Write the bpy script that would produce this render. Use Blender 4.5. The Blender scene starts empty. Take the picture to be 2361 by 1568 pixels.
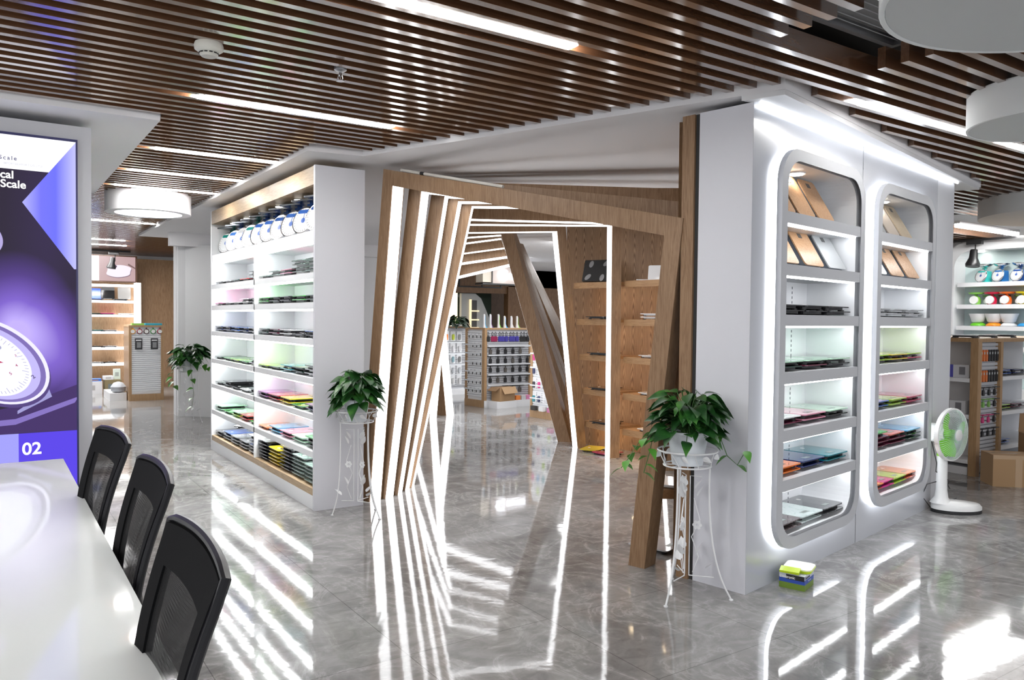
import bpy, bmesh, math, random
from mathutils import Vector, Matrix
random.seed(7)
S = bpy.context.scene
COL = S.collection
PI = math.pi
# ---------------------------------------------------------------- camera
H_EYE = 1.55
AZ, PITCH, ROLL = math.radians(34.0), math.atan(49/1800.), 0.0100
_f = Vector((math.sin(AZ)*math.cos(PITCH), math.cos(AZ)*math.cos(PITCH), -math.sin(PITCH)))
_r = Vector((math.cos(AZ), -math.sin(AZ), 0)); _u = _r.cross(_f)
_r2 = _r*math.cos(ROLL)+_u*math.sin(ROLL); _u2 = -_r*math.sin(ROLL)+_u*math.cos(ROLL)
cd = bpy.data.cameras.new('camera'); cam = bpy.data.objects.new('camera', cd); COL.objects.link(cam)
cam.matrix_world = Matrix(((_r2.x,_u2.x,-_f.x,0),(_r2.y,_u2.y,-_f.y,0),(_r2.z,_u2.z,-_f.z,H_EYE),(0,0,0,1)))
cd.sensor_width = 36; cd.lens = 36*1800/2361; cd.clip_start = .05; cd.clip_end = 100
S.camera = cam
# ---------------------------------------------------------------- world and exposure
wd = bpy.data.worlds.new('world'); S.world = wd; wd.use_nodes = True
wb = wd.node_tree.nodes['Background']; wb.inputs[0].default_value = (.90,.93,1,1); wb.inputs[1].default_value = 1.0
S.view_settings.view_transform = 'Standard'; S.view_settings.look = 'None'
S.view_settings.exposure = 0.25; S.view_settings.gamma = 1; S.view_settings.use_curve_mapping = False
try: S.cycles.max_bounces = 8; S.cycles.caustics_reflective = False; S.cycles.caustics_refractive = False
except Exception: pass
def area(name, loc, size, power, d=(0,0,-1), col=(1,1,1), spread=None):
    l = bpy.data.lights.new(name, 'AREA'); l.shape = 'RECTANGLE'; l.size = size[0]; l.size_y = size[1]; l.energy = power; l.color = col
    if spread: l.spread = spread
    o = bpy.data.objects.new(name, l); COL.objects.link(o); o.location = loc
    o.rotation_euler = Vector(d).to_track_quat('-Z', 'Y').to_euler(); return o
# added fill lights, standing in for unseen showroom lamps and brightening the far halls
area('fill_light', (-1.5,-1.8,2.75), (3.0,1.2), 70, (.2,.15,-1))
area('fill_light', (2.2,-1.8,2.75), (3.0,1.2), 70, (.1,.15,-1))
area('fill_light', (-3.0,3.2,2.75), (1.2,3.0), 150, (.6,.1,-.8))
area('fill_light', (6.5,-1.2,2.75), (3.0,1.2), 60, (.1,.7,-.7))
area('fill_light', (10.6,12.0,2.78), (1.6,1.6), 120); area('fill_light', (8.1,10.3,2.78), (1.2,.5), 35, (-.2,.45,-.9)); area('fill_light', (10.8,4.2,2.9), (2.5,2), 110); area('fill_light', (1.3,16.2,2.78), (1.8,2.5), 110); area('fill_light', (8.4,12.9,2.78), (1.6,.6), 60, (0,.5,-.9))
# ---------------------------------------------------------------- materials
M = {}
def mat(name, col=(.8,.8,.8), rough=.5, metal=0, emit=0, ecol=None, spec=.5, trans=0, alpha=1, coat=0):
    if name in M: return M[name]
    m = bpy.data.materials.new(name); m.use_nodes = True; b = m.node_tree.nodes['Principled BSDF']
    I = b.inputs; I['Base Color'].default_value = (*col,1); I['Roughness'].default_value = rough; I['Metallic'].default_value = metal
    I['Specular IOR Level'].default_value = spec; I['Transmission Weight'].default_value = trans; I['Alpha'].default_value = alpha; I['Coat Weight'].default_value = coat
    if emit: I['Emission Color'].default_value = (*(ecol or col),1); I['Emission Strength'].default_value = emit
    M[name] = m; return m
def NT(m): return m.node_tree.nodes, m.node_tree.links, m.node_tree.nodes['Principled BSDF']
def node(m, t, **kw):
    n = m.node_tree.nodes.new(t)
    for k, v in kw.items(): setattr(n, k, v)
    return n
def ramp(m, src, stops):
    r = node(m, 'ShaderNodeValToRGB'); e = r.color_ramp.elements
    while len(e) < len(stops): e.new(.5)
    for i, (p, c) in enumerate(stops): e[i].position = p; e[i].color = (*c,1)
    m.node_tree.links.new(src, r.inputs[0]); return r.outputs[0]
def math_(m, op, a, b=None, c=None):
    n = node(m, 'ShaderNodeMath', operation=op)
    for i, v in enumerate((a,b,c)):
        if v is None: continue
        if isinstance(v, (int,float)): n.inputs[i].default_value = v
        else: m.node_tree.links.new(v, n.inputs[i])
    return n.outputs[0]
def noise(m, vec, scale, detail=4, dist=0, rough=.5):
    n = node(m, 'ShaderNodeTexNoise'); n.inputs['Scale'].default_value = scale; n.inputs['Detail'].default_value = detail
    n.inputs['Distortion'].default_value = dist; n.inputs['Roughness'].default_value = rough
    m.node_tree.links.new(vec, n.inputs['Vector']); return n.outputs[0]
def mapping(m, scale, rot=(0,0,0)):
    t = node(m, 'ShaderNodeTexCoord'); p = node(m, 'ShaderNodeMapping'); p.inputs['Scale'].default_value = scale; p.inputs['Rotation'].default_value = rot
    m.node_tree.links.new(t.outputs['Object'], p.inputs[0]); return p.outputs[0]
def wood(name, c1, c2, c3, axis='z', rough=.42, coat=0, sc=1.0):
    m = mat(name, c2, rough, coat=coat, spec=.35); N,L,b = NT(m)
    s = {'z':(9,9,.7),'x':(.7,9,9),'y':(9,.7,9)}[axis]
    v = mapping(m, tuple(q*sc for q in s))
    n1 = noise(m, v, 2.2, 6, .9, .6); v2 = mapping(m, tuple(q*7*sc for q in s)); n2 = noise(m, v2, 2.0, 3, .2)
    w = math_(m, 'SINE', math_(m, 'MULTIPLY', n1, 42)); w = math_(m, 'MULTIPLY_ADD', w, .16, .5)
    f = math_(m, 'ADD', math_(m, 'MULTIPLY', n2, .55), math_(m, 'MULTIPLY', w, .5))
    L.new(ramp(m, f, [(.25,c1),(.5,c2),(.75,c3)]), b.inputs['Base Color'])
    bp = node(m, 'ShaderNodeBump'); bp.inputs['Strength'].default_value = .12; bp.inputs['Distance'].default_value = .004
    L.new(f, bp.inputs['Height']); L.new(bp.outputs[0], b.inputs['Normal']); return m
OAK = wood('oak_veneer', (.165,.092,.046), (.25,.15,.082), (.335,.218,.13))
OAKD = wood('oak_wall', (.10,.05,.022), (.17,.09,.042), (.24,.135,.065))
OAKL = wood('oak_pale', (.33,.22,.12), (.45,.32,.19), (.55,.41,.26), 'y')
OAKG = wood('oak_gondola', (.30,.18,.085), (.40,.25,.13), (.48,.31,.17))
OAKX = wood('oak_board', (.27,.15,.07), (.38,.22,.11), (.46,.29,.15), 'y')
SLAT = wood('slat_laminate', (.12,.055,.026), (.155,.073,.036), (.19,.095,.05), 'x', rough=.20, sc=.6)
_si=SLAT.node_tree.nodes['Principled BSDF'].inputs; _si['Specular IOR Level'].default_value=.8; _si['Coat Weight'].default_value=1; _si['Coat IOR'].default_value=2.0; _si['Coat Roughness'].default_value=.12
WHITE = mat('white_laminate', (.80,.81,.83), .35); WALL = mat('white_paint', (.78,.79,.81), .75)
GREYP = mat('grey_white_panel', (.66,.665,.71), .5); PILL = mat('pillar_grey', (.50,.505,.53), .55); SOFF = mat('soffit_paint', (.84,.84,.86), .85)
GLOSSW = mat('glossy_white_panel', (.56,.575,.615), .2, coat=.3)
BLACK = mat('black_plastic', (.012,.012,.013), .45); DARK = mat('dark_void', (.05,.045,.042), .9)
CHROME = mat('chrome', (.75,.75,.76), .15, 1); STEEL = mat('brushed_steel', (.45,.46,.48), .3, .9)
LED = mat('led_strip', (1,1,1), .5, emit=3.6, ecol=(.97,.98,1.0)); TUBE = mat('ceiling_tube', (1,1,1), .5, emit=60, ecol=(1,.99,.97))
TUBE2 = mat('ceiling_tube_right', (1,1,1), .5, emit=20, ecol=(1,.99,.97)); HALO = mat('halo_led', (1,1,1), .5, emit=6.5, ecol=(.93,.96,1)); DISC = mat('lamp_disc', (1,1,1), .5, emit=5, ecol=(.98,.99,1))
SHLED = mat('shelf_led', (1,1,1), .5, emit=16, ecol=(.97,.99,1)); WARM = mat('warm_led', (1,.8,.55), .5, emit=24, ecol=(1,.78,.5))
CARD = mat('cardboard', (.40,.25,.13), .85); CARDI = mat('cardboard_inside', (.28,.17,.09), .9); TAPE = mat('packing_tape', (.48,.33,.2), .25)
POT = mat('pot_plastic', (.72,.76,.80), .45); IRON = mat('white_wrought_iron', (.78,.79,.80), .45)
SLATW = mat('slatwall_white', (.82,.84,.87), .5); GREY = mat('mid_grey', (.25,.26,.28), .5)
# back veneer with repeated cathedral figure
VEN = mat('cathedral_veneer', (.3,.17,.09), .45); N,L,b = NT(VEN)
tc = node(VEN,'ShaderNodeTexCoord'); sp = node(VEN,'ShaderNodeSeparateXYZ'); L.new(tc.outputs['Object'], sp.inputs[0])
pp = math_(VEN,'PINGPONG', sp.outputs[1], .062); q2 = math_(VEN,'MULTIPLY', math_(VEN,'MULTIPLY',pp,pp), 260.)
nz = noise(VEN, mapping(VEN,(6,14,1.2)), 1.5, 3)
zz = math_(VEN,'ADD', math_(VEN,'ADD', sp.outputs[2], q2), math_(VEN,'MULTIPLY', nz, .35))
wv = math_(VEN,'MULTIPLY_ADD', math_(VEN,'SINE', math_(VEN,'MULTIPLY', zz, 52.)), .3, .5)
fine = noise(VEN, mapping(VEN,(60,90,3)), 1.5, 3)
L.new(ramp(VEN, math_(VEN,'ADD', math_(VEN,'MULTIPLY',wv,.6), math_(VEN,'MULTIPLY',fine,.45)), [(.25,(.13,.065,.03)),(.5,(.30,.175,.09)),(.75,(.42,.26,.145))]), b.inputs['Base Color'])
# marble floor
MARB = mat('grey_marble_tile', (.3,.3,.29), .055, spec=.62); N,L,b = NT(MARB)
v = mapping(MARB,(1,1,1)); n0 = noise(MARB, v, .9, 5, .6, .55)
n1 = noise(MARB, mapping(MARB,(1.5,1.1,1),(0,0,.7)), 1.6, 9, 1.6, .62)
vein = math_(MARB,'ABSOLUTE', math_(MARB,'SUBTRACT', n1, .5))
vcol = ramp(MARB, vein, [(0,(1,1,1)),(.018,(.34,.34,.34)),(.07,(0,0,0))])
base = ramp(MARB, n0, [(.3,(.165,.16,.155)),(.5,(.25,.243,.237)),(.7,(.34,.335,.33))])
n3 = noise(MARB, mapping(MARB,(2,3,1),(0,0,.5)), 3.5, 8, .9, .65)
mx = node(MARB,'ShaderNodeMix', data_type='RGBA'); L.new(math_(MARB,'MULTIPLY', vcol, .42), mx.inputs[0]); L.new(base, mx.inputs[6]); mx.inputs[7].default_value=(.52,.51,.50,1)
mx2 = node(MARB,'ShaderNodeMix', data_type='RGBA', blend_type='MULTIPLY'); mx2.inputs[0].default_value=.75; L.new(mx.outputs[2], mx2.inputs[6]); L.new(ramp(MARB,n3,[(.3,(.68,.68,.69)),(.6,(1.12,1.12,1.12))]), mx2.inputs[7])
bk = node(MARB,'ShaderNodeTexBrick'); bk.offset=0; bk.inputs['Scale'].default_value=1; bk.inputs['Brick Width'].default_value=.8; bk.inputs['Row Height'].default_value=.8
bk.inputs['Mortar Size'].default_value=.0022; bk.inputs['Color1'].default_value=(1,1,1,1); bk.inputs['Color2'].default_value=(1,1,1,1); bk.inputs['Mortar'].default_value=(.55,.55,.55,1); L.new(v, bk.inputs[0])
mx3 = node(MARB,'ShaderNodeMix', data_type='RGBA', blend_type='MULTIPLY'); mx3.inputs[0].default_value=1; L.new(mx2.outputs[2], mx3.inputs[6]); L.new(bk.outputs[0], mx3.inputs[7])
L.new(mx3.outputs[2], b.inputs['Base Color'])
nb = noise(MARB, v, 8.5, 2.5, .5); bp = node(MARB,'ShaderNodeBump'); bp.inputs['Strength'].default_value=.085; bp.inputs['Distance'].default_value=.004; L.new(nb, bp.inputs['Height']); L.new(bp.outputs[0], b.inputs['Normal'])
# leaf
LEAF = mat('leaf_green', (.03,.11,.02), .35, spec=.5); N,L,b = NT(LEAF)
L.new(ramp(LEAF, noise(LEAF, mapping(LEAF,(1,1,1)), 9, 3), [(.3,(.008,.04,.010)),(.55,(.018,.085,.016)),(.78,(.07,.24,.03))]), b.inputs['Base Color'])
LEAFY = mat('leaf_bright', (.09,.30,.04), .35)
# mesh fabric of chairs
MESH = mat('chair_mesh', (.012,.012,.013), .7, spec=.2); N,L,b = NT(MESH)
ck = node(MESH,'ShaderNodeTexChecker'); ck.inputs['Scale'].default_value = 420; L.new(mapping(MESH,(1,1,1)), ck.inputs[0])
L.new(math_(MESH,'MULTIPLY_ADD', ck.outputs['Fac'], .5, .45), b.inputs['Alpha'])
# ---------------------------------------------------------------- mesh helpers
class MB:
    def __init__(s, off=(0,0,0)): s.v=[]; s.f=[]; s.o=Vector(off)
    def add(s, vs, fs):
        k=len(s.v); s.v += [Vector(p)-s.o for p in vs]; s.f += [[i+k for i in f] for f in fs]; return s
    def box(s, c, d, rz=0, R=None):
        x,y,z=[q/2 for q in d]; R = R or Matrix.Rotation(rz,3,'Z')
        vs=[Vector(c)+R@Vector((a*x,b_*y,e*z)) for e in (-1,1) for b_ in (-1,1) for a in (-1,1)]
        return s.add(vs, [(0,2,3,1),(4,5,7,6),(0,1,5,4),(2,6,7,3),(0,4,6,2),(1,3,7,5)])
    def bx(s, x0,x1,y0,y1,z0,z1): return s.box(((x0+x1)/2,(y0+y1)/2,(z0+z1)/2),(abs(x1-x0),abs(y1-y0),abs(z1-z0)))
    def prism(s, poly, vec, cap=True):
        n=len(poly); a=[Vector(p) for p in poly]; b_=[p+Vector(vec) for p in a]
        f=[(i,(i+1)%n,n+(i+1)%n,n+i) for i in range(n)]
        if cap: f += [tuple(range(n))[::-1], tuple(range(n,2*n))]
        return s.add(a+b_, f)
    def flat(s, poly, z0, z1): return s.prism([(p[0],p[1],z0) for p in poly], (0,0,z1-z0))
    def tube(s, pts, r, n=8, closed=False):
        pts=[Vector(p) for p in pts]; m=len(pts); rs = r if isinstance(r,(list,tuple)) else [r]*m
        vs=[]; fs=[]; up=None
        for i,p in enumerate(pts):
            a=pts[(i-1)%m] if (closed or i>0) else p; c=pts[(i+1)%m] if (closed or i<m-1) else p
            t=(c-a).normalized()
            if up is None: up=Vector((0,0,1)) if abs(t.z)<.9 else Vector((1,0,0))
            x=t.cross(up).normalized(); y=x.cross(t).normalized(); up=y
            vs += [p+(x*math.cos(2*PI*k/n)+y*math.sin(2*PI*k/n))*rs[i] for k in range(n)]
        for i in range(m if closed else m-1):
            j=(i+1)%m
            fs += [(i*n+k, i*n+(k+1)%n, j*n+(k+1)%n, j*n+k) for k in range(n)]
        if not closed: fs += [tuple(range(n)), tuple(range((m-1)*n, m*n))[::-1]]
        return s.add(vs, fs)
    def lathe(s, prof, c=(0,0,0), n=24, ax=(0,0,1), sx=1, sy=1, cap=True):
        Q=Vector((0,0,1)).rotation_difference(Vector(ax)); c=Vector(c); m=len(prof); vs=[]
        for r,z in prof: vs += [c+Q@Vector((r*sx*math.cos(2*PI*k/n), r*sy*math.sin(2*PI*k/n), z)) for k in range(n)]
        fs=[(i*n+k, i*n+(k+1)%n, (i+1)*n+(k+1)%n, (i+1)*n+k) for i in range(m-1) for k in range(n)]
        if cap: fs += [tuple(range(n))[::-1], tuple(range((m-1)*n, m*n))]
        return s.add(vs, fs)
    def mesh(s, name, m, smooth=False):
        me=bpy.data.meshes.new(name); me.from_pydata(s.v, [], s.f); bm=bmesh.new(); bm.from_mesh(me); bmesh.ops.recalc_face_normals(bm, faces=bm.faces); bm.to_mesh(me); bm.free()
        me.materials.append(m)
        if smooth:
            for p in me.polygons: p.use_smooth=True
            try: me.set_sharp_from_angle(angle=math.radians(40))
            except Exception: pass
        me.update(); return me
    def build(s, name, m, parent=None, smooth=False, kind=None):
        return put(name, s.mesh(name, m, smooth), parent, kind)
def put(name, me, parent=None, kind=None, loc=None, rz=0):
    o=bpy.data.objects.new(name, me); COL.objects.link(o)
    if parent: o.parent=parent
    if kind: o['kind']=kind
    if loc is not None: o.location=loc; o.rotation_euler=(0,0,rz)
    return o
def thing(name, label, cat, loc=(0,0,0), rz=0, group=None):
    o=bpy.data.objects.new(name, None); COL.objects.link(o); o.location=loc; o.rotation_euler=(0,0,rz); o.empty_display_size=.05
    o['label']=label; o['category']=cat
    if group: o['group']=group
    return o
def tag(o, label, cat, group=None):
    o['label']=label; o['category']=cat
    if group: o['group']=group
    return o
def struct(name, mb, m, smooth=False): return mb.build(name, m, None, smooth, 'structure')
def rrect(w, h, r, n=5):
    P=[]
    for cx,cy,a in ((w/2-r,h/2-r,0),(-w/2+r,h/2-r,90),(-w/2+r,-h/2+r,180),(w/2-r,-h/2+r,270)):
        for k in range(n+1):
            t=math.radians(a+90*k/n); P.append((cx+r*math.cos(t), cy+r*math.sin(t)))
    return P
def text_mesh(body, size, depth, name, m, parent, loc, rot, align='LEFT', spacing=1.0):
    c=bpy.data.curves.new(name,'FONT'); c.body=body; c.size=size; c.extrude=depth; c.align_x=align; c.space_character=spacing; c.offset=size*.018
    t=bpy.data.objects.new(name,c); COL.objects.link(t); bpy.context.view_layer.update()
    me=bpy.data.meshes.new_from_object(t.evaluated_get(bpy.context.evaluated_depsgraph_get())); bpy.data.objects.remove(t)
    me.materials.clear(); me.materials.append(m); o=put(name, me, parent); o.location=loc; o.rotation_euler=rot; return o
ORD=['first','second','third','fourth','fifth','sixth','seventh','eighth','ninth','tenth','eleventh','twelfth','thirteenth','fourteenth']
# ================================================================ SETTING
ZS, ZL = 2.80, 2.83          # soffit underside, slat underside
struct('floor', MB().bx(-7,16,-5,22,-.1,0), MARB)
struct('ceiling', MB().bx(-7,16,-5,22,3.30,3.38), DARK)
struct('wall_back', MB().bx(1.0,16,18.9,19.1,0,3.3), OAKD)
struct('wall_left', MB().bx(-7.0,-6.9,-5,22,0,3.3), WALL)
mb=MB(); mb.bx(13.0,13.2,-5,8.5,0,3.3); struct('wall_right', mb, WALL)
# slatted ceiling: rows along x, cut where soffits and lamps sit
PIT=.1205; SW=.042; SH=.105; Y0=2.92+PIT/2
def fx(y): return 3.568-.3966*(y-2.876)      # fascia line of the tunnel soffit
LIGHTS=[(1.43,2.31,2.92),(1.03,2.29,4.848),(1.08,2.05,6.535),(1.06,2.01,7.62),(1.05,1.99,8.585),(.2,1.99,11.96),(.2,2.02,14.97),(.2,2.19,16.06),(.2,2.21,17.38),(4.255,5.74,2.679),(6.10,6.95,2.679),(10.7,12.4,5.33)]
LIGHTS[0]=(.3,2.31,2.92)
rows=[]
k=-40
slm=MB(); slr=MB(); slf=MB()
while True:
    y=Y0+PIT*k; k+=1
    if y>18.7: break
    segs=[]
    if y<2.66: segs=[(-3.0,12.9)]
    elif y<5.72:
        segs=[(-3.0,fx(y)-.004)]
        xs=3.53+(y-2.66)/.218
        if xs<12.9: segs.append((xs if y<3.58 else 7.62,12.9))
    elif y<13.6:
        segs=[(-3.0 if y>9.2 or y<5.46 else .95, 2.016)]
        if y<7.15: segs.append((7.62,12.9))
    else: segs=[(-3.0,6.0)]
    if 5.46<y<5.72: segs[0]=(.95,fx(y)-.004)
    # holes for drum lamps and the air grille
    cut=[]
    for (cx,cy,r) in ((3.0,1.04,.60),(4.9,1.92,.38),(9.2,3.4,.80),(1.45,9.1,.36)):
        if abs(y-cy)<r: dx=math.sqrt(r*r-(y-cy)**2); cut.append((cx-dx,cx+dx))
    if 1.72<y<2.26: cut.append((2.98+.33*(2.26-y)/.54*0+ (0.0), 3.75))
    if 5.25<y<5.42: cut.append((10.7,12.4))
    for a,c in segs:
        pcs=[(a,c)]
        for p,q in cut:
            nx=[]
            for u,w in pcs:
                if q<=u or p>=w: nx.append((u,w))
                else:
                    if p>u: nx.append((u,p))
                    if q<w: nx.append((q,w))
            pcs=nx
        for u,w in pcs:
            if w-u<.05: continue
            t=(slf if y>13.6 else (slr if u>2.6 else slm))
            t.bx(u,w,y-SW/2,y+SW/2,ZL,ZL+SH)
struct('trim_1', slm, SLAT); struct('trim_2', slr, SLAT); struct('trim_3', slf, SLAT)
# white dropped soffits
struct('trim_4', MB().flat([(2.02,5.77),(2.44,5.71),(3.573,2.696),(3.70,2.72),(7.6,3.58),(7.6,7.2),(12.95,7.2),(12.95,16.45),(6.5,16.45),(6.5,13.6),(2.02,13.6)], ZS, ZS+.30), SOFF)
struct('trim_5', MB().bx(-3.0,.94,5.46,9.2,ZS,ZS+.3), SOFF)
struct('trim_6', MB().bx(2.30,6.5,12.6,12.75,2.60,ZS), SOFF)   # dropped beam over the white column
struct('wall_pillar', MB().bx(2.44,6.4,12.75,13.1,0,ZS), WALL)
struct('wall_column', MB().flat([(2.43,12.86),(2.88,12.42),(3.3,12.8),(2.9,13.2)],0,2.62), WALL)
struct('trim_7', MB().bx(-3,6.5,18.55,18.9,2.72,2.83), SOFF)
# poster pillar
struct('wall_poster', MB().bx(-2.2,.572,5.72,6.4,0,2.75), PILL)
# ---------------------------------------------------------------- linear ceiling lights
where=['near the camera above the top edge of the photo','largest of the left row, above the white shelf unit','second of the left row behind the sprinkler','third of the left row','fourth of the left row, just before the round lamp','behind the round lamp, nearest of the far rows','far back, first of three close together','far back, second of three close together','far back, last before the lit poster wall','above the white niche cabinet, left piece','above the white niche cabinet, right piece behind the drum','over the far right kitchen scale display']
for i,(x0,x1,y) in enumerate(LIGHTS):
    t=thing('linear_ceiling_light', 'slim white ceiling light, '+where[i], 'ceiling light', ((x0+x1)/2,y,ZL+.02), group='linear lights between ceiling slats')
    L2=(x1-x0)/2
    MB().bx(-L2,L2,-.037,.037,.02,.06).build('housing', WHITE, t)
    MB().bx(-L2+.01,L2-.01,-.036,.036,-.024,.02).build('diffuser', TUBE2 if i in (9,10) else TUBE, t)
# ---------------------------------------------------------------- drum lamps
def drum(x,y,r,z,h,label,lit,inner=.78):
    t=thing('drum_ceiling_lamp', label, 'ceiling lamp', (x,y,z), group='round drum lamps')
    MB().lathe([(r,h),(r,.0),(r-.004,-.002),(r*inner,-.002),(r*inner,.03),(r*inner-.01,.03),(r*inner-.01,.05)],n=64).build('drum_shade', SOFF if lit else mat('drum_white',(.82,.85,.85),.8), t, True)
    MB().lathe([(r*inner-.001,.0),(r*inner-.001,.02)],n=64).build('lamp_disc', DISC if lit else mat('disc_off',(.6,.62,.62),.7), t)
    MB().lathe([(.05,h),(.05,3.3-z)],n=12).build('mount', WHITE, t)
drum(1.45,9.1,.42,2.63,.21,'lit white drum lamp hanging over the left aisle','1')
drum(3.0,1.04,.67,2.65,.19,'large unlit white drum lamp cut by the top right corner',0,.97)
drum(4.9,1.92,.435,2.65,.19,'unlit white drum lamp at the right edge, above the niche cabinet',0,.97)
drum(9.2,3.4,.87,2.65,.19,'farthest unlit white drum lamp beyond the niche cabinet valance',0,.35)
# smoke detectors, sprinkler, grille
def smoke(x,y,label):
    t=thing('smoke_detector', label, 'smoke detector', (x,y,ZL))
    MB().lathe([(.062,0),(.066,-.012),(.064,-.03),(.05,-.04),(.045,-.044)],n=32).build('housing', mat('aged_white',(.66,.66,.60),.5), t, True)
    m=MB(); m.lathe([(.040,-.044),(.042,-.052),(.034,-.062),(.01,-.064)],n=32); m.build('sensor_cap', mat('aged_white2',(.58,.58,.53),.5), t, True)
    m=MB()
    for a in range(12): m.box((.0425*math.cos(a*PI/6),.0425*math.sin(a*PI/6),-.048),(.004,.014,.005),a*PI/6)
    m.build('vent', BLACK, t)
smoke(.88,3.88,'round white smoke detector under the wooden slats at upper left')
smoke(9.0,3.95,'small smoke detector beside the farthest drum lamp')
t=thing('sprinkler_head','small chrome fire sprinkler hanging through the slats','sprinkler',(1.53,3.88,ZL))
MB().lathe([(.032,.03),(.032,-.004),(.02,-.012),(.012,-.016)],n=20).build('escutcheon', STEEL, t, True)
m=MB().lathe([(.008,-.012),(.008,-.035),(.003,-.038),(.003,-.055)],n=10); m.tube([(.01,0,-.03),(.014,0,-.045),(.002,0,-.06)],.0025,6); m.tube([(-.01,0,-.03),(-.014,0,-.045),(-.002,0,-.06)],.0025,6); m.build('nozzle', CHROME, t)
MB().lathe([(.022,-.058),(.022,-.061)],n=16).build('deflector', CHROME, t)
t=thing('air_grille','grey louvred air conditioning grille above the cut slats','air grille',(3.45,2.0,2.97))
m=MB(); m.bx(-.45,.45,-.3,-.27,0,.05).bx(-.45,.45,.27,.3,0,.05).bx(-.45,-.42,-.27,.27,0,.05).bx(.42,.45,-.27,.27,0,.05); m.build('frame', STEEL, t)
m=MB()
for i in range(12): m.box((0,-.25+.045*i,.02),(.84,.03,.004),0,Matrix.Rotation(.6,3,'X'))
m.build('louvres', mat('louvre',(.55,.56,.58),.5), t)
MB().bx(-.45,.45,-.3,.3,.05,.33).build('duct', mat('duct',(.5,.5,.5),.7), t)
# ================================================================ PORTAL FRAMES
FR=[((2.657,6.062),(3.360,3.640),(2.73,5.81,2.616),(3.42,3.431,2.065)),
((2.817,6.094),(4.25,3.80),(2.994,5.811,2.597),(4.249,3.801,2.246)),
((2.97,6.165),(5.12,4.22),(3.266,5.897,2.598),(5.071,4.264,2.488)),
((3.103,6.293),(5.37,4.18),(3.444,5.975,2.576),(5.231,4.309,2.529)),
((3.208,6.37),(5.716,4.547),(3.636,6.059,2.561),(5.427,4.757,2.552)),
((3.25,6.85),(5.789,5.737),(3.777,6.516,2.518),(5.98,5.65,2.532)),
((3.28,7.3),(5.782,6.586),(4.052,7.08,2.53),(5.772,6.589,2.60)),
((3.4,7.75),(5.901,7.308),(4.291,7.593,2.501),(5.595,7.362,2.587)),
((4.44,10.28),(6.007,7.845),(5.17,9.146,2.62),(5.565,8.532,2.642)),
((4.85,10.45),(6.4,8.1),(5.42,9.587,2.581),(5.839,8.951,2.649)),
((5.2,10.6),(6.7,8.4),(5.634,9.964,2.476),(6.126,9.242,2.562)),
((5.59,10.52),(7.0,8.5),(5.706,10.353,2.342),(6.339,9.448,2.47)),
((6.05,10.82),(7.3,8.7),(5.925,11.032,2.125),(6.642,9.816,2.397))]
def isect(p,d,q,e):
    cr=d[0]*e[1]-d[1]*e[0]; t=((q[0]-p[0])*e[1]-(q[1]-p[1])*e[0])/cr; return (p[0]+d[0]*t,p[1]+d[1]*t)
def portal(i, bl, br, tl, tr, T=.115, D=.135):
    B0=Vector((*bl,0)); B1=Vector((*br,0)); ax=(B1-B0).normalized(); nr=Vector((-ax.y,ax.x,0))   # nr points away from the viewer
    if nr.dot(Vector((.56,.83,0)))<0: nr=-nr
    to=lambda P:((Vector(P)-B0).dot(ax), P[2]); 
    i_=[(0,0),to(tl),to(tr),((B1-B0).length,0)]
    def off(a,b,t):
        d=(b[0]-a[0],b[1]-a[1]); l=math.hypot(*d); n=(-d[1]/l,d[0]/l); return (a[0]+n[0]*t,a[1]+n[1]*t),d
    pL,dL=off(i_[0],i_[1],T); pT,dT=off(i_[1],i_[2],T*1.05); pR,dR=off(i_[2],i_[3],T)
    o=[isect(pL,dL,(0,0),(1,0)), isect(pL,dL,pT,dT), isect(pT,dT,pR,dR), isect(pR,dR,(0,0),(1,0))]
    w=lambda q:B0+ax*q[0]+Vector((0,0,q[1]))
    c=(B0+B1)/2
    t=thing('portal_frame', 'tilted oak portal frame with lit inner edge, %s from the entrance'%ORD[i] if i else 'front oak portal frame at the tunnel entrance, leaning right leg', 'portal frame', tuple(c), group='tilted wooden portal frames')
    for nm,a,b_,cc,d_ in (('leg',i_[0],i_[1],o[1],o[0]),('beam',i_[1],i_[2],o[2],o[1]),('leg',i_[2],i_[3],o[3],o[2])):
        MB(c).prism([w(a),w(b_),w(cc),w(d_)], nr*D).build(nm, OAK, t)
    # lit inner edge strips, inset from the arrises
    e=.006
    def strip(a,b_,sgn):
        A,Bq=w(a),w(b_); d=(Bq-A); n=d.cross(nr).normalized()*sgn
        k=nr*.012; q=[A+k,Bq+k,Bq+nr*(D-.012),A+nr*(D-.012)]
        return MB(c).prism([p-n*.001 for p in q], n*e)
    cen=w(((i_[0][0]+i_[3][0])/2,1.2))
    for j,(a,b_) in enumerate(((i_[0],i_[1]),(i_[1],i_[2]),(i_[2],i_[3]))):
        if i==0 and j: continue      # only the left leg of the front frame is lit
        A,Bq=w(a),w(b_); n=(Bq-A).cross(nr).normalized(); sgn=1 if n.dot(cen-A)>0 else -1
        strip(a,b_,sgn).build('light_strip', LED, t)
    return t,w,i_,o,nr
PF=[portal(i,*f,T=(.165 if i>7 else .115),D=(.25 if i>10 else .135)) for i,f in enumerate(FR)]
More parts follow.
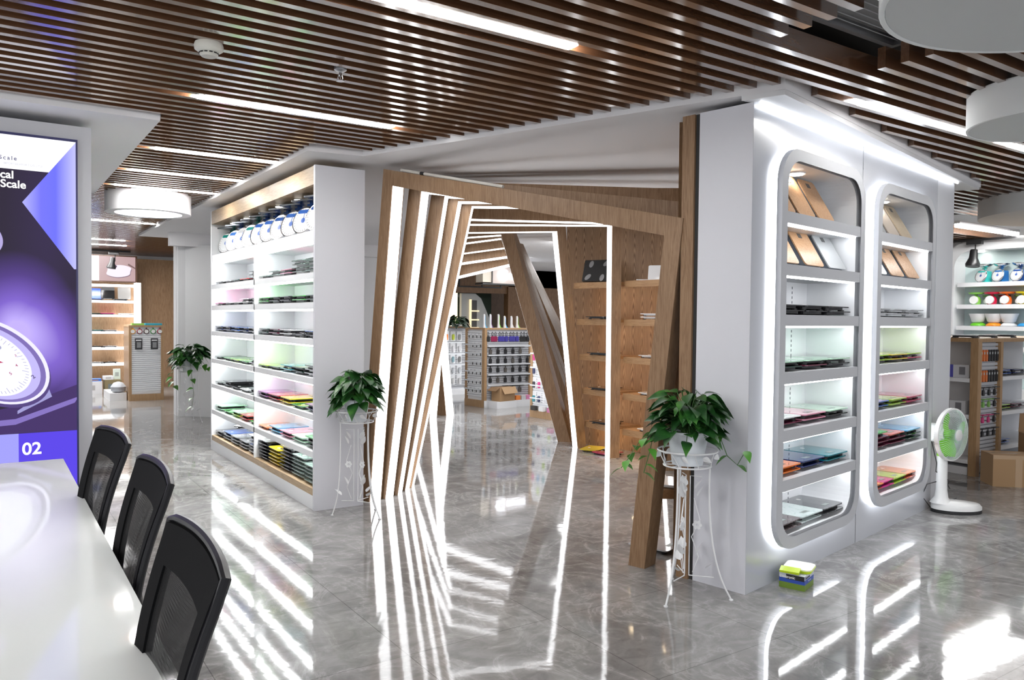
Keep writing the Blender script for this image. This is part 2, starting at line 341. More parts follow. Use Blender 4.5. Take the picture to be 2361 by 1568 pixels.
# loose light tube lying on top of the front beam
t0,w0,i0,o0,n0=PF[0]
a,b_=w0(o0[1]),w0(o0[2]); t=thing('light_tube','thin grey lamp tube lying on top of the front oak beam','lamp tube',tuple(a)); 
MB(a).tube([a.lerp(b_,.07)+n0*.02+Vector((0,0,.014)),a.lerp(b_,.155)+n0*.02+Vector((0,0,.014))],.012,8).build('end_section',mat('tube_grey',(.6,.58,.54),.4),t)
MB(a).tube([a.lerp(b_,.17)+n0*.02+Vector((0,0,.014)),a.lerp(b_,.47)+n0*.02+Vector((0,0,.014))],.012,8).build('tube',mat('tube_grey',(.6,.58,.54),.4),t)
MB(a).tube([a.lerp(b_,.155)+n0*.02+Vector((0,0,.014)),a.lerp(b_,.17)+n0*.02+Vector((0,0,.014))],.014,8).build('connector',BLACK,t)
# ================================================================ BOOKCASE ALONG THE TUNNEL
t=thing('wall_bookcase','oak bookcase with lit shelves along the right side of the tunnel','bookcase',(6.2,7.2,0))
o_=t.location
lean=lambda z:-.30*z/2.58
ZB=[1.985,1.555,1.135,.725,.325]
MB(o_).flat([(6.12,7.85),(6.16,7.86),(6.42,6.56),(6.38,6.55)],0,2.8).build('back_panel', VEN, t)
MB(o_).flat([(6.38,6.55),(6.42,6.56),(6.50,5.6),(6.46,5.6)],0,2.8).build('back_panel', VEN, t)
MB(o_).flat([(6.46,5.6),(6.50,5.6),(6.2,4.75),(6.16,4.77)],0,2.8).build('back_panel', VEN, t)
MB(o_).flat([(6.16,4.77),(6.2,4.75),(3.68,3.50),(3.64,3.53)],0,2.8).build('back_panel', OAKD, t)
for z in ZB:
    MB(o_).flat([(6.05+lean(z),7.32),(5.93,6.74),(6.345,6.70),(6.22,7.34)],z-.035,z).build('shelf', OAKX, t)
    MB(o_).flat([(6.05+lean(z),7.32),(5.93,6.74),(5.955,6.735),(6.08+lean(z),7.325)],z-.070,z-.035).build('shelf_lip', OAKX, t)
    MB(o_).flat([(5.935,6.56),(5.90+.03*z,5.82),(6.44,5.72),(6.375,6.55)],z-.035,z).build('shelf', OAKX, t)
    MB(o_).flat([(5.935,6.56),(5.90+.03*z,5.82),(5.925+.03*z,5.815),(5.96,6.565)],z-.070,z-.035).build('shelf_lip', OAKX, t)
    MB(o_).box((6.03+lean(z)*.5,7.03,z-.043),(.02,.45,.012),math.atan2(.12+lean(z),-.58)-PI/2 if False else math.atan2(-(.12+lean(z)),.58)).build('warm_light_strip', WARM, t)
    MB(o_).box((5.99,6.17,z-.043),(.02,.62,.012),-math.atan2(.08,.95)).build('warm_light_strip', WARM, t)
# low shelf board beside the front right leg
for z0,pp_ in ((.44,[(3.56,3.72),(3.76,3.60),(4.1,3.78),(3.86,3.98)]),(1.16,[(5.62,5.25),(5.9,5.05),(6.1,5.3),(5.88,5.56)]),(1.02,[(5.62,5.25),(5.9,5.05),(6.1,5.3),(5.88,5.56)])):
    MB(o_).flat(pp_,z0-.06,z0).build('shelf', OAKX, t)
# ================================================================ WHITE SHELF UNIT ON THE LEFT
t=thing('display_shelf_unit','tall white shelf unit full of glass scales with oak crown board, left of the portal','shelf unit',(2.17,7.7,0)); U=t; o_=t.location
X0,X1=2.165,2.58; ROWZ=[(2.24,.085),(1.905,.052),(1.667,.055),(1.372,.05),(1.058,.05),(.767,.046),(.468,.05)]
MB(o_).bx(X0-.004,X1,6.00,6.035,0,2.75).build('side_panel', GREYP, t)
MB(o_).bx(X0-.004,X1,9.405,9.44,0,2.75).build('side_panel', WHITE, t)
MB(o_).bx(X1-.02,X1,6.035,9.405,0,2.74).build('back_panel', WHITE, t)
MB(o_).bx(X0,X1-.02,7.685,7.71,.17,2.16).build('divider', WHITE, t)
MB(o_).bx(X0-.002,X1-.02,6.035,9.405,2.60,2.745).build('crown_board', OAKL, t)
MB(o_).bx(X0,X1-.02,6.035,9.405,.115,.17).build('bottom_board', OAKL, t)
MB(o_).bx(X0,X1-.02,6.035,9.405,0,.115).build('plinth', WHITE, t)
for z,h in ROWZ: MB(o_).bx(X0,X1-.02,6.035,9.405,z-h,z).build('shelf', WHITE, t)
ULED=mat('unit_led',(1,1,1),.5,emit=24,ecol=(.97,1,.99))
for z,h in ROWZ:
    for y0,y1 in ((6.06,7.67),(7.73,9.38)): MB(o_).bx(X0+.03,X0+.055,y0,y1,z-h-.014,z-h).build('light_strip', ULED, t)
SP=mat('downlight_warm',(1,1,1),.5,emit=16,ecol=(1,.93,.82))
for y in (6.35,6.9,7.45,8.0,8.55,9.1):
    q=MB(o_).lathe([(.042,2.594),(.042,2.6)],c=(2.33,y,0),n=20).build('downlight', STEEL, t); MB(o_).lathe([(.033,2.590),(.033,2.5945)],c=(2.33,y,0),n=20).build('downlight_lens', SP, q)
# ================================================================ NICHE CABINET ON THE RIGHT
CA=math.atan2(.18,.984); CB=(3.554,2.884,0)
C=thing('niche_cabinet','white glossy cabinet wall with two rounded backlit shelf niches','cabinet',CB,CA)
def cabW(s,d,z=0): v=Matrix.Rotation(CA,3,'Z')@Vector((s,d,0)); return Vector((CB[0]+v.x,CB[1]+v.y,z))
NI=[((.22,1.41),(.195,2.565)),((1.645,2.835),(.215,2.545))]
def holeface(mb,x0,x1,z0,z1,hx,hz,w,h,r,y,n=6):
    P=[(hx+a,hz+b_) for a,b_ in rrect(w,h,r,n)]; c=[(x1,z1),(x0,z1),(x0,z0),(x1,z0)]
    V=[(p[0],y,p[1]) for p in P]+[(q[0],y,q[1]) for q in c]; F=[]; m=n+1; N_=4*m
    for i in range(4):
        for j in range(n): F.append((i*m+j,i*m+j+1,N_+i))
        F.append((i*m+n,((i+1)%4)*m,N_+(i+1)%4,N_+i))
    mb.add(V,F)
RO,RI=.21,.155
def hole(k): 
    (a,b_),(c,d_)=NI[k]; return (a+b_)/2,(c+d_)/2,b_-a,d_-c
mb=MB()
for k,(x0,x1) in enumerate(((0.0,1.52),(1.526,3.07))):
    hx,hz,w,h=hole(k); holeface(mb,x0,x1,0,2.77,hx,hz,w-.14,h-.14,RI,0.0)
mb.build('front_panel', GLOSSW, C)
MB().bx(1.52,1.526,.004,.01,0,2.77).build('panel_joint', GREY, C)
MB().bx(0,.012,.001,.345,0,2.77).build('side_panel', GREYP, C)
MB().bx(0.012,3.07,.335,.345,0,2.77).build('back_panel', WHITE, C)
MB().flat([(3.074,0.0),(3.50,0.0),(3.53,.03),(3.53,.5),(3.074,.5)],0,2.77).build('end_column', mat('satin_column',(.66,.67,.70),.3), C)
for k in range(2):
    hx,hz,w,h=hole(k)
    O=[(hx+a,hz+b_) for a,b_ in rrect(w,h,RO,8)]; I_=[(hx+a,hz+b_) for a,b_ in rrect(w-.14,h-.14,RI,8)]; n=len(O)
    y0,y1=-.068,-.034
    V=[(p[0],y0,p[1]) for p in O]+[(p[0],y0,p[1]) for p in I_]+[(p[0],y1,p[1]) for p in O]+[(p[0],y1,p[1]) for p in I_]
    F=[]
    for i in range(n):
        j=(i+1)%n; F += [(i,j,n+j,n+i),(2*n+i,2*n+j,j,i),(3*n+i,3*n+j,2*n+j,2*n+i)]
    ring=MB().add(V,F).build('niche_surround', mat('surround_grey',(.54,.55,.575),.35), C)
    G=[(hx+a,hz+b_) for a,b_ in rrect(w-.02,h-.02,RO-.01,8)]
    MB().prism([(p[0],-.0335,p[1]) for p in G],(0,.031,0),cap=False).build('halo_strip', HALO, C)
    MB().prism([(p[0],-.034,p[1]) for p in I_],(0,.334,0),cap=False).build('niche_lining', WHITE, C)
    MB().prism([(p[0],.300,p[1]) for p in I_],(0,.01,0)).build('niche_back', WHITE, C)
    xa,xb=hx-w/2+.07,hx+w/2-.07
    for z in (2.19,1.885,1.59,1.25,.912,.617):
        MB().bx(xa,xb,-.066,.30,z-.067,z).build('shelf', mat('surround_grey'), C)
        MB().bx(xa+.03,xb-.03,-.045,-.022,z-.077,z-.067).build('light_strip', SHLED, C)
    q=MB().lathe([(.06,hz+h/2-.078),(.06,hz+h/2-.07)],c=(hx-.05,.12,0),n=24).build('downlight', WHITE, C)
    MB().lathe([(.047,hz+h/2-.082),(.047,hz+h/2-.0785)],c=(hx-.05,.12,0),n=24).build('downlight_lens', mat('downlight_cool',(1,1,1),.5,emit=22,ecol=(1,.95,.88)), q)
    for sx in (hx-.12,hx+.30):
        m=MB()
        for i in range(62):
            z=.32+i*.033
            if min(abs(z-s_) for s_ in (2.16,1.85,1.56,1.22,.88,.585))>.045 and z<2.1: m.bx(sx-.004,sx+.004,.2975,.3,z,z+.017)
        m.build('slotted_standard', GREY, C)
# lit valance over the cabinet
V=thing('valance','white lit valance running along the top of the niche cabinet','valance',(3.57,2.70,2.765))
P=[(3.573,2.696),(7.534,3.562),tuple(cabW(3.75,.5)[:2]),tuple(cabW(0,.02)[:2]),(3.483,2.912)]
MB(V.location).flat(P,2.77,2.799).build('board', WHITE, V)
m=MB(V.location); d=cabW(.02,-.03,2.762); e=cabW(3.48,-.03,2.762); m.tube([d,e],.008,6); m.build('light_strip', mat('valance_led',(1,1,1),.5,emit=3.5,ecol=(.93,.96,1)), V)
# oak end post beside the cabinet
t=thing('end_post','slim vertical oak post at the near end of the niche cabinet','post',tuple(cabW(.02,.42)))
p_=[cabW(-.012,.372),cabW(-.012,.455),cabW(.06,.455),cabW(.06,.372)]; MB(t.location).flat([q[:2] for q in p_],0,2.765).build('post', OAK, t)
p_=[cabW(.004,.346),cabW(.004,.371),cabW(.05,.371),cabW(.05,.346)]; MB(t.location).flat([q[:2] for q in p_],0,2.765).build('shadow_gap', mat('dark_gap',(.03,.03,.03),.8), t)
# ================================================================ SCALES ON THE SHELVES
PC={'black':(.012,.013,.014),'dark green':(.012,.05,.035),'green':(.10,.42,.10),'lime':(.38,.62,.04),'pale green':(.50,.78,.58),'white':(.82,.83,.84),'silver':(.45,.46,.48),
'red':(.55,.05,.05),'maroon':(.16,.015,.05),'navy':(.015,.03,.14),'blue':(.04,.14,.50),'sky blue':(.06,.32,.55),'teal':(.0,.20,.24),'cyan':(.10,.50,.60),'orange':(.78,.20,.03),'yellow':(.75,.58,.03),
'purple':(.28,.05,.30),'pink':(.75,.30,.42),'crimson':(.50,.02,.10),'magenta':(.62,.02,.26),'grey marble':(.06,.065,.07),'white marble':(.68,.78,.77),'dark marble':(.10,.07,.075),'coral':(.62,.13,.08),'clear':(.62,.80,.74)}
def pmat(c):
    if c=='clear': return mat('glass_clear',(.70,.93,.84),.03,trans=.75,spec=.6)
    n='glass_'+c.replace(' ','_')
    if n in M: return M[n]
    m=mat(n,PC[c],.07,spec=.6,coat=.5)
    if 'marble' in c:
        N,L,b=NT(m); a=math_(m,'ABSOLUTE',math_(m,'SUBTRACT',noise(m,mapping(m,(1,1,1)),6,6,1.5),.5)); d=PC[c]; l=tuple(min(1,q*1.6+.12) for q in d) if 'white' not in c else (.5,.62,.6)
        L.new(ramp(m,a,[(0,l),(.02,d),(1,d)]),b.inputs['Base Color'])
    return m
DISP=mat('lcd_grey',(.25,.29,.28),.3)
_c={}
def sc_mesh(c,w,dark):
    k=(c,w,dark)
    if k in _c: return _c[k]
    P=[Vector((a,b_,.023)) for a,b_ in rrect(w,w,.022,3)]
    pl=MB().prism(P,(0,0,.007)).mesh('glass_plate',pmat(c))
    bc={'light':mat('base_silver',(.62,.63,.64),.35),'dark':mat('base_dark',(.02,.02,.022),.4)}.get(dark) or mat('base_'+c.replace(' ','_'),tuple(q*.55 for q in PC[c]),.3)
    P=[Vector((a,b_,.008)) for a,b_ in rrect(w*.82,w*.82,.03,3)]
    bs=MB().prism(P,(0,0,.0148)).mesh('base_tray',bc)
    f=MB().lathe([(.02,0),(.02,.0078)],n=10)
    ft=f.mesh('foot',BLACK)
    dd=MB().bx(-.04,.04,-w*.36,-w*.26,.0302,.0312).mesh('display_window',DISP)
    em=MB().lathe([(.016,.0302),(.016,.0308)],c=(.0,w*.30,0),n=14).mesh('emblem',mat('emblem_white',(.8,.8,.8),.4))
    _c[k]=(pl,bs,ft,dd,em); return _c[k]
def gscale(label,c,loc,rz=0,w=.30,dark='dark',group=None,top=True):
    t=thing('bathroom_scale',label,'scale',loc,rz,group)
    pl,bs,ft,dd,em=sc_mesh(c,w,dark)
    put('glass_plate',pl,t); put('base_tray',bs,t)
    if top:
        for a in (-1,1):
            for b_ in (-1,1): put('foot',ft,t,loc=(a*w*.36,b_*w*.36,0))
        put('display_window',dd,t); put('emblem',em,t)
    return t
def posw(i,n):
    if n==1: return 'single'
    if i==n-1: return 'top'
    if i==0: return 'bottom'
    return 'middle' if n==3 else ORD[n-1-i]+' down'
def stack(c,n,loc,rz,lab,w=.30,dark='dark',group=None,pitch=.0315,topc=None):
    for i in range(n):
        cc = topc if (topc and i==n-1) else c
        gscale(lab%(cc,posw(i,n)),cc,(loc[0]+random.uniform(-.006,.006),loc[1]+random.uniform(-.008,.008),loc[2]+.0006+i*pitch),rz+random.uniform(-.02,.02),w,dark,group,i==n-1)
NEAR=[[('clear',4,'light'),('clear',4,'light'),('pink',2,'dark'),('clear',2,'light'),('clear',1,'dark')],
[('dark green',2,'dark'),('green',2,'dark'),('black',2,'dark'),('black',2,'dark'),('green',2,'dark')],
[('black',2,'dark','blue'),('black',1,'dark'),('white',2,'dark'),('maroon',2,'dark'),('dark green',2,'dark')],
[('silver',3,'light','black'),('dark green',2,'dark'),('cyan',2,'dark'),('dark green',1,'dark'),('lime',1,'dark')],
[('navy',2,'dark'),('green',1,'dark'),('yellow',2,'dark'),('red',2,'dark'),('purple',2,'dark')],
[('black',3,'dark','green'),('pale green',2,'light'),('pink',2,'dark'),('sky blue',2,'light'),('orange',1,'col')],
[('clear',5,'light'),('clear',6,'light'),('black',7,'light'),('yellow',5,'col'),('black',6,'dark')]]
FAR=[[('black',3,'dark'),('red',1,'dark'),('dark green',1,'dark'),('silver',1,'dark'),('black',1,'dark')],
[('black',2,'light'),('white',2,'dark'),('white',1,'dark'),('silver',1,'dark'),('magenta',1,'dark')],
[('silver',2,'dark'),('navy',2,'dark','blue'),('blue',2,'dark'),('navy',2,'dark'),('navy',2,'dark')],
[('silver',2,'dark'),('green',1,'dark'),('lime',1,'dark'),('green',1,'dark'),('dark green',1,'dark')],
[('dark green',2,'dark'),('white',1,'dark'),('black',1,'dark'),('black',2,'dark'),('dark green',1,'dark')],
[('green',1,'dark'),('red',2,'dark'),('lime',2,'col','pale green'),('green',1,'dark'),('pale green',2,'dark')],
[('silver',6,'dark','white'),('silver',3,'dark'),('silver',3,'dark'),('silver',3,'dark','blue'),('black',2,'light')]]
RZ=[1.905,1.667,1.372,1.058,.767,.468,.17]
for bi,(rows,ya,yb,bn) in enumerate(((NEAR,6.20,7.53,'near'),(FAR,7.87,9.24,'far'))):
    for r,row in enumerate(rows):
        for k,e in enumerate(row):
            y=ya+(yb-ya)*k/4
            stack(e[0],e[1],(2.345,y,RZ[r]),PI/2,'%%s scale, %%s of %s stack, %s shelf down, %s bay, left unit'%(ORD[k],ORD[r+1],bn),.295,e[2],'glass scales on the left shelf unit',.0315,e[3] if len(e)>3 else None)
# odd pieces lying on the far bottom stacks
gscale('dark scale lying tilted on top of the far bottom stacks, left unit','black',(2.33,8.3,.17+.205),.5,.29)
# ---- dial kitchen scales
def dialface(mb_parent, r, th, cx, R, face, rim, needle):
    pass
def dial_scale(label,col,loc,rz=0,s=1.0,bowl='tray',group=None,face=(.68,.70,.71),bowlm=None):
    """faces local -y; height about .36*s"""
    t=thing('kitchen_scale',label,'kitchen scale',loc,rz,group)
    bm_='enamel_%02x%02x%02x'%tuple(int(q*99) for q in col); b=mat(bm_,col,.25,coat=.5)
    m=MB()
    pr_=[(-.085,.0),(.085,.0),(.075,.19),(.055,.205),(-.055,.205),(-.075,.19)]
    lo=[Vector((x*s,-.075*s,z*s)) for x,z in pr_]; hi=[Vector((x*s*.9,.085*s,z*s)) for x,z in pr_]
    n=len(lo); m.add(lo+hi,[(i,(i+1)%n,n+(i+1)%n,n+i) for i in range(n)]+[tuple(range(n))[::-1],tuple(range(n,2*n))]); m.build('body',b,t)
    ax=Vector((0,-math.cos(.32),math.sin(.32))); c=Vector((0,-.078*s,.115*s))
    MB().lathe([(.10*s,-.02*s),(.118*s,0),(.118*s,.014*s),(.112*s,.020*s),(.107*s,.019*s),(.107*s,.010*s)],c=c,n=32,ax=ax).build('bezel',CHROME,t,True)
    d=MB().lathe([(.106*s,.011*s),(.106*s,.0165*s)],c=c,n=32,ax=ax).build('dial_face',mat('dial_pale',face,.3),t)
    Q=Vector((0,0,1)).rotation_difference(ax); m=MB()
    for k in range(24):
        a=k*PI/12; m.box(c+Q@Vector((.092*s*math.cos(a),.092*s*math.sin(a),.0172*s)),(.014*s,.003*s,.0008),0,Q.to_matrix()@Matrix.Rotation(a,3,'Z'))
    m.build('dial_ticks',BLACK,d)
    m=MB(); m.box(c+Q@Vector((.0,.03*s,.0185*s)),(.006*s,.08*s,.001),0,Q.to_matrix()); m.lathe([(.022*s,.0165*s),(.022*s,.0178*s)],c=c,n=16,ax=ax); m.build('needle',mat('needle_'+('blue' if col[2]>col[0] else 'red'),(.05,.12,.4) if col[2]>col[0] else (.5,.04,.03),.4),t)
    m=MB(); m.bx(-.014*s,.014*s,-.01*s,.02*s,.20*s,.27*s); m.bx(-.05*s,.05*s,-.004,.004,.245*s,.262*s); m.build('neck',b,t)
    if bowl=='tray': MB().prism([Vector((a,b_,.27*s)) for a,b_ in rrect(.27*s,.22*s,.03,4)],(0,0,.012*s)).build('tray',mat('dark_steel',(.22,.23,.25),.2,.9),t)
    else: MB().lathe([(.05*s,.268*s),(.09*s,.28*s),(.125*s,.31*s),(.135*s,.325*s),(.128*s,.322*s),(.088*s,.288*s),(.001,.278*s)],n=28).build('bowl',bowlm or CHROME,t,True)
    return t
cols=[(.02,.09,.35),(.02,.09,.35),(.02,.10,.38),(.02,.09,.33),(.02,.09,.36),(.02,.09,.35),(.01,.25,.22),(.40,.41,.43),(.03,.14,.45),(.01,.22,.18)]
nmc=['blue','blue','blue','blue','blue','blue','teal','grey','bright blue','green']
for i,cc in enumerate(cols):
    dial_scale('%s dial scale, %s from the near end on the top shelf, left unit'%(nmc[i],ORD[i]),cc,(2.34,6.25+i*.322,2.2405),-PI/2+.42,1.08,group='dial scales on the top shelf')
# ---- niche cabinet contents (cabinet coordinates: s along the face, d into the niche)
def cloc(s,d,z): v=cabW(s,d,z); return (v.x,v.y,v.z)
N1={1.59:[('black',2,'dark'),('black',2,'dark'),('black',2,'dark')],1.25:[('dark green',2,'dark','pale green'),('maroon',2,'dark','pale green'),('black',2,'dark','pale green')],
.912:[('maroon',2,'dark','white'),('pink',2,'dark'),('black',2,'dark','pale green')],.617:[('orange',2,'col'),('navy',2,'dark'),('teal',2,'dark')],.268:[('dark marble',2,'dark'),('white marble',2,'light'),('grey marble',2,'dark')]}
N2={1.59:[('silver',2,'light'),('silver',2,'light'),('silver',2,'light')],1.25:[('lime',2,'dark'),('yellow',2,'dark'),('crimson',2,'dark','lime')],
.912:[('blue',2,'dark'),('lime',2,'col'),('crimson',2,'col')],.617:[('maroon',4,'dark','green'),('maroon',3,'dark','coral'),('dark green',3,'dark','sky blue')],.285:[('coral',2,'col','orange'),('magenta',2,'col'),('lime',2,'col'),('coral',2,'col','orange')]}
wn={1.59:'third',1.25:'fourth',.912:'fifth',.617:'sixth',.268:'bottom',.285:'bottom'}
for k,(DD,nn) in enumerate(((N1,'near'),(N2,'far'))):
    hx,hz,w_,h_=hole(k)
    for z,row in DD.items():
        n=len(row)
        for j,e in enumerate(row):
            big=.315 if n==3 else .27
            sp_=.345 if n==3 else .262
            bot=wn[z]=='bottom'
            x=hx+(j-(n-1)/2)*sp_*(.90 if bot else 1)+(.0 if n==3 else .01); dd=.135+(.0 if not bot else 0)
            z_=z
            if bot and (j in (0,n-1)): pass
            stack(e[0],e[1],cloc(x,dd,z_+(.009 if bot and n==4 else 0)),CA,'%%s scale, %%s of %s stack, %s shelf, %s niche'%(['left','middle','right'][j] if n==3 else ORD[j],wn[z],nn),big if not bot or n==4 else .305,e[2],'glass scales in the wall niches',.0315,e[3] if len(e)>3 else None)
OAKP=wood('oak_plate',(.36,.20,.10),(.47,.28,.15),(.55,.36,.22),'y',.35); OAKQ=wood('rustic_plate',(.22,.12,.065),(.36,.22,.13),(.50,.36,.25),'y',.4); BEI=mat('beige_plate',(.50,.44,.38),.4)
SIL=mat('silver_plate',(.50,.52,.53),.35,.3)
def lean(label,m,s,d,z,L=.36,W=.27,a=48,rz=0):
    t=thing('leaning_scale',label,'scale',cloc(s,d,z),CA+rz,'scales leaning in the niches')
    a=math.radians(a); R=Matrix.Rotation(-(PI/2-(PI/2-a)),3,'X')   # tilt back
    R=Matrix.Rotation(-a,3,'X'); dep=Vector((0,math.sin(a),math.cos(a))); nrm=Vector((0,-math.cos(a),math.sin(a)))
    P=[Vector((x,0,0))+dep*(y+L/2) for x,y in rrect(W,L,.025,4)]
    o0=Vector((0,-.0,.002))
    MB().prism([p+o0+nrm*.032 for p in P],nrm*.008).build('top_plate',m,t)
    P2=[Vector((x*.95,0,0))+dep*(y*.95+L/2) for x,y in rrect(W,L,.025,4)]
    MB().prism([p+o0 for p in P2],nrm*.0315).build('body',mat('slate_body',(.12,.14,.17),.45),t)
    c=dep*(L*.86)+o0+nrm*.0405; m_=MB(); m_.box(c,(.05,.035,.0012),0,Matrix((Vector((1,0,0)),dep,nrm)).transposed()); m_.build('display_window',mat('display_dark',(.10,.10,.10),.2),t)
    MB().tube([(0,.02,.0+.006),(0,.22,.006),(0,math.sin(a)*L*.75,math.cos(a)*L*.66)],.004,6).build('stand',mat('acrylic_dark',(.15,.17,.2),.2),t)
hx=hole(0)[0]
for j,(s,m_) in enumerate(((-.36,OAKP),(-.09,OAKP),(.19,OAKP))): lean('wood faced scale leaning, %s on the top shelf of the near niche'%['leftmost','middle','rightmost'][j],m_,hx+s,.05,2.1905,.315,.235,30)
for j,(s,m_,nm_) in enumerate(((-.33,OAKP,'wood faced'),(.02,OAKP,'wood faced'),(.36,SIL,'silver'))): lean('%s scale leaning, %s on the second shelf of the near niche'%(nm_,['leftmost','middle','rightmost'][j]),m_,hx+s,.045,1.8855,.262,.27,30)
hx=hole(1)[0]
for j,(s,m_,nm_) in enumerate(((-.33,SIL,'silver'),(-.06,BEI,'beige'),(.21,wood('pale_plate',(.45,.36,.25),(.52,.43,.31),(.58,.5,.38),'y',.4),'pale oak'))): lean('%s scale leaning, %s on the top shelf of the far niche'%(nm_,['leftmost','middle','rightmost'][j]),m_,hx+s,.05,2.1905,.30,.23,30)
for j,(s,m_,nm_) in enumerate(((-.33,SIL,'silver'),(.02,OAKQ,'rustic wood'),(.36,OAKQ,'rustic wood'))): lean('%s scale leaning, %s on the second shelf of the far niche'%(nm_,['leftmost','middle','rightmost'][j]),m_,hx+s,.045,1.8855,.262,.27,30)
# ---- bookcase contents
def flatsc(label,c,loc,rz,n=1,w=.30):
    for i in range(n): gscale(label if n==1 else label+(', upper one' if i==n-1 else ', lower one'),c,(loc[0],loc[1],loc[2]+.001+i*.036),rz,w,'dark' if c in('black','navy') else 'light')
for z,nm_ in ((1.555,'second'),(1.135,'third'),(.725,'fourth'),(.325,'lowest')): flatsc('black scale on the %s oak shelf left of the lit upright'%nm_,'black',(6.08-.15*z/2.6,6.98,z),.2,1,.30)
flatsc('white scale on the second oak shelf, right bay','white',(6.12,6.22,1.555),.1,2,.28)
for z,nm_ in ((1.135,'third'),(.725,'fourth'),(.325,'lowest')): flatsc('white scale on the %s oak shelf, right bay'%nm_,'white',(6.10,6.22,z),.15,1,.28)
# upright scales on the top oak shelf
def upright(label,m,spots,loc,rz,a=25,W=.31,L=.30,foot=None):
    t=thing('upright_scale',label,'scale',loc,rz); a=math.radians(a); dep=Vector((0,math.sin(a),math.cos(a))); nrm=Vector((0,-math.cos(a),math.sin(a)))
    MB().prism([Vector((x,0,.002))+dep*(y+L/2) for x,y in rrect(W,L,.015,3)],nrm*.02).build('plate',m,t)
    for x,y,rot in spots:
        q=[]
        for k in range(20):
            th=k*PI/10; ex,ey=.048*math.cos(th),.026*math.sin(th); q.append((x+ex*math.cos(rot)-ey*math.sin(rot),y+ex*math.sin(rot)+ey*math.cos(rot)))
        MB().prism([Vector((p[0],0,.002))+dep*(p[1]+L/2)+nrm*.0202 for p in q],nrm*.001).build('electrode',STEEL,t)
    if foot: MB().bx(-W/2-.12,W/2-.05,-.06,.12,.001,.01).build('stand_base',foot,t)
    MB().tube([(0,.03,.006),(0,math.sin(a)*L*.9,.006),(0,math.sin(a)*L*.85,math.cos(a)*L*.7)],.004,6).build('stand',STEEL,t)
upright('black scale with four steel electrodes standing on the top oak shelf',mat('glass_black',PC['black'],.07),[(-.10,-.09,.9),(.10,.10,.9),(.07,-.10,1.4),(-.08,.09,1.4)],(5.93,7.05,1.986),-.95,30,.33,.30)
upright('white scale standing on the top oak shelf at the right',mat('glass_white',PC['white'],.3),[],(6.12,6.22,1.986),-.9,20,.22,.17,mat('glass_white'))
# loose scales on the floor
gscale('yellow scale lying on the floor below the oak shelves','yellow',(5.98,7.05,.001),.5,.32,'col'); 
gscale('red scale on the floor at the foot of the lit upright','crimson',(5.93,6.80,.001),.2,.27,'col')
gscale('mirror topped scale on the floor behind the front right leg','silver',(3.80,3.83,.001),.3,.30,'dark')
gscale('white scale on the low oak board behind the front leg','white',(3.80,3.76,.441),.5,.28,'light')
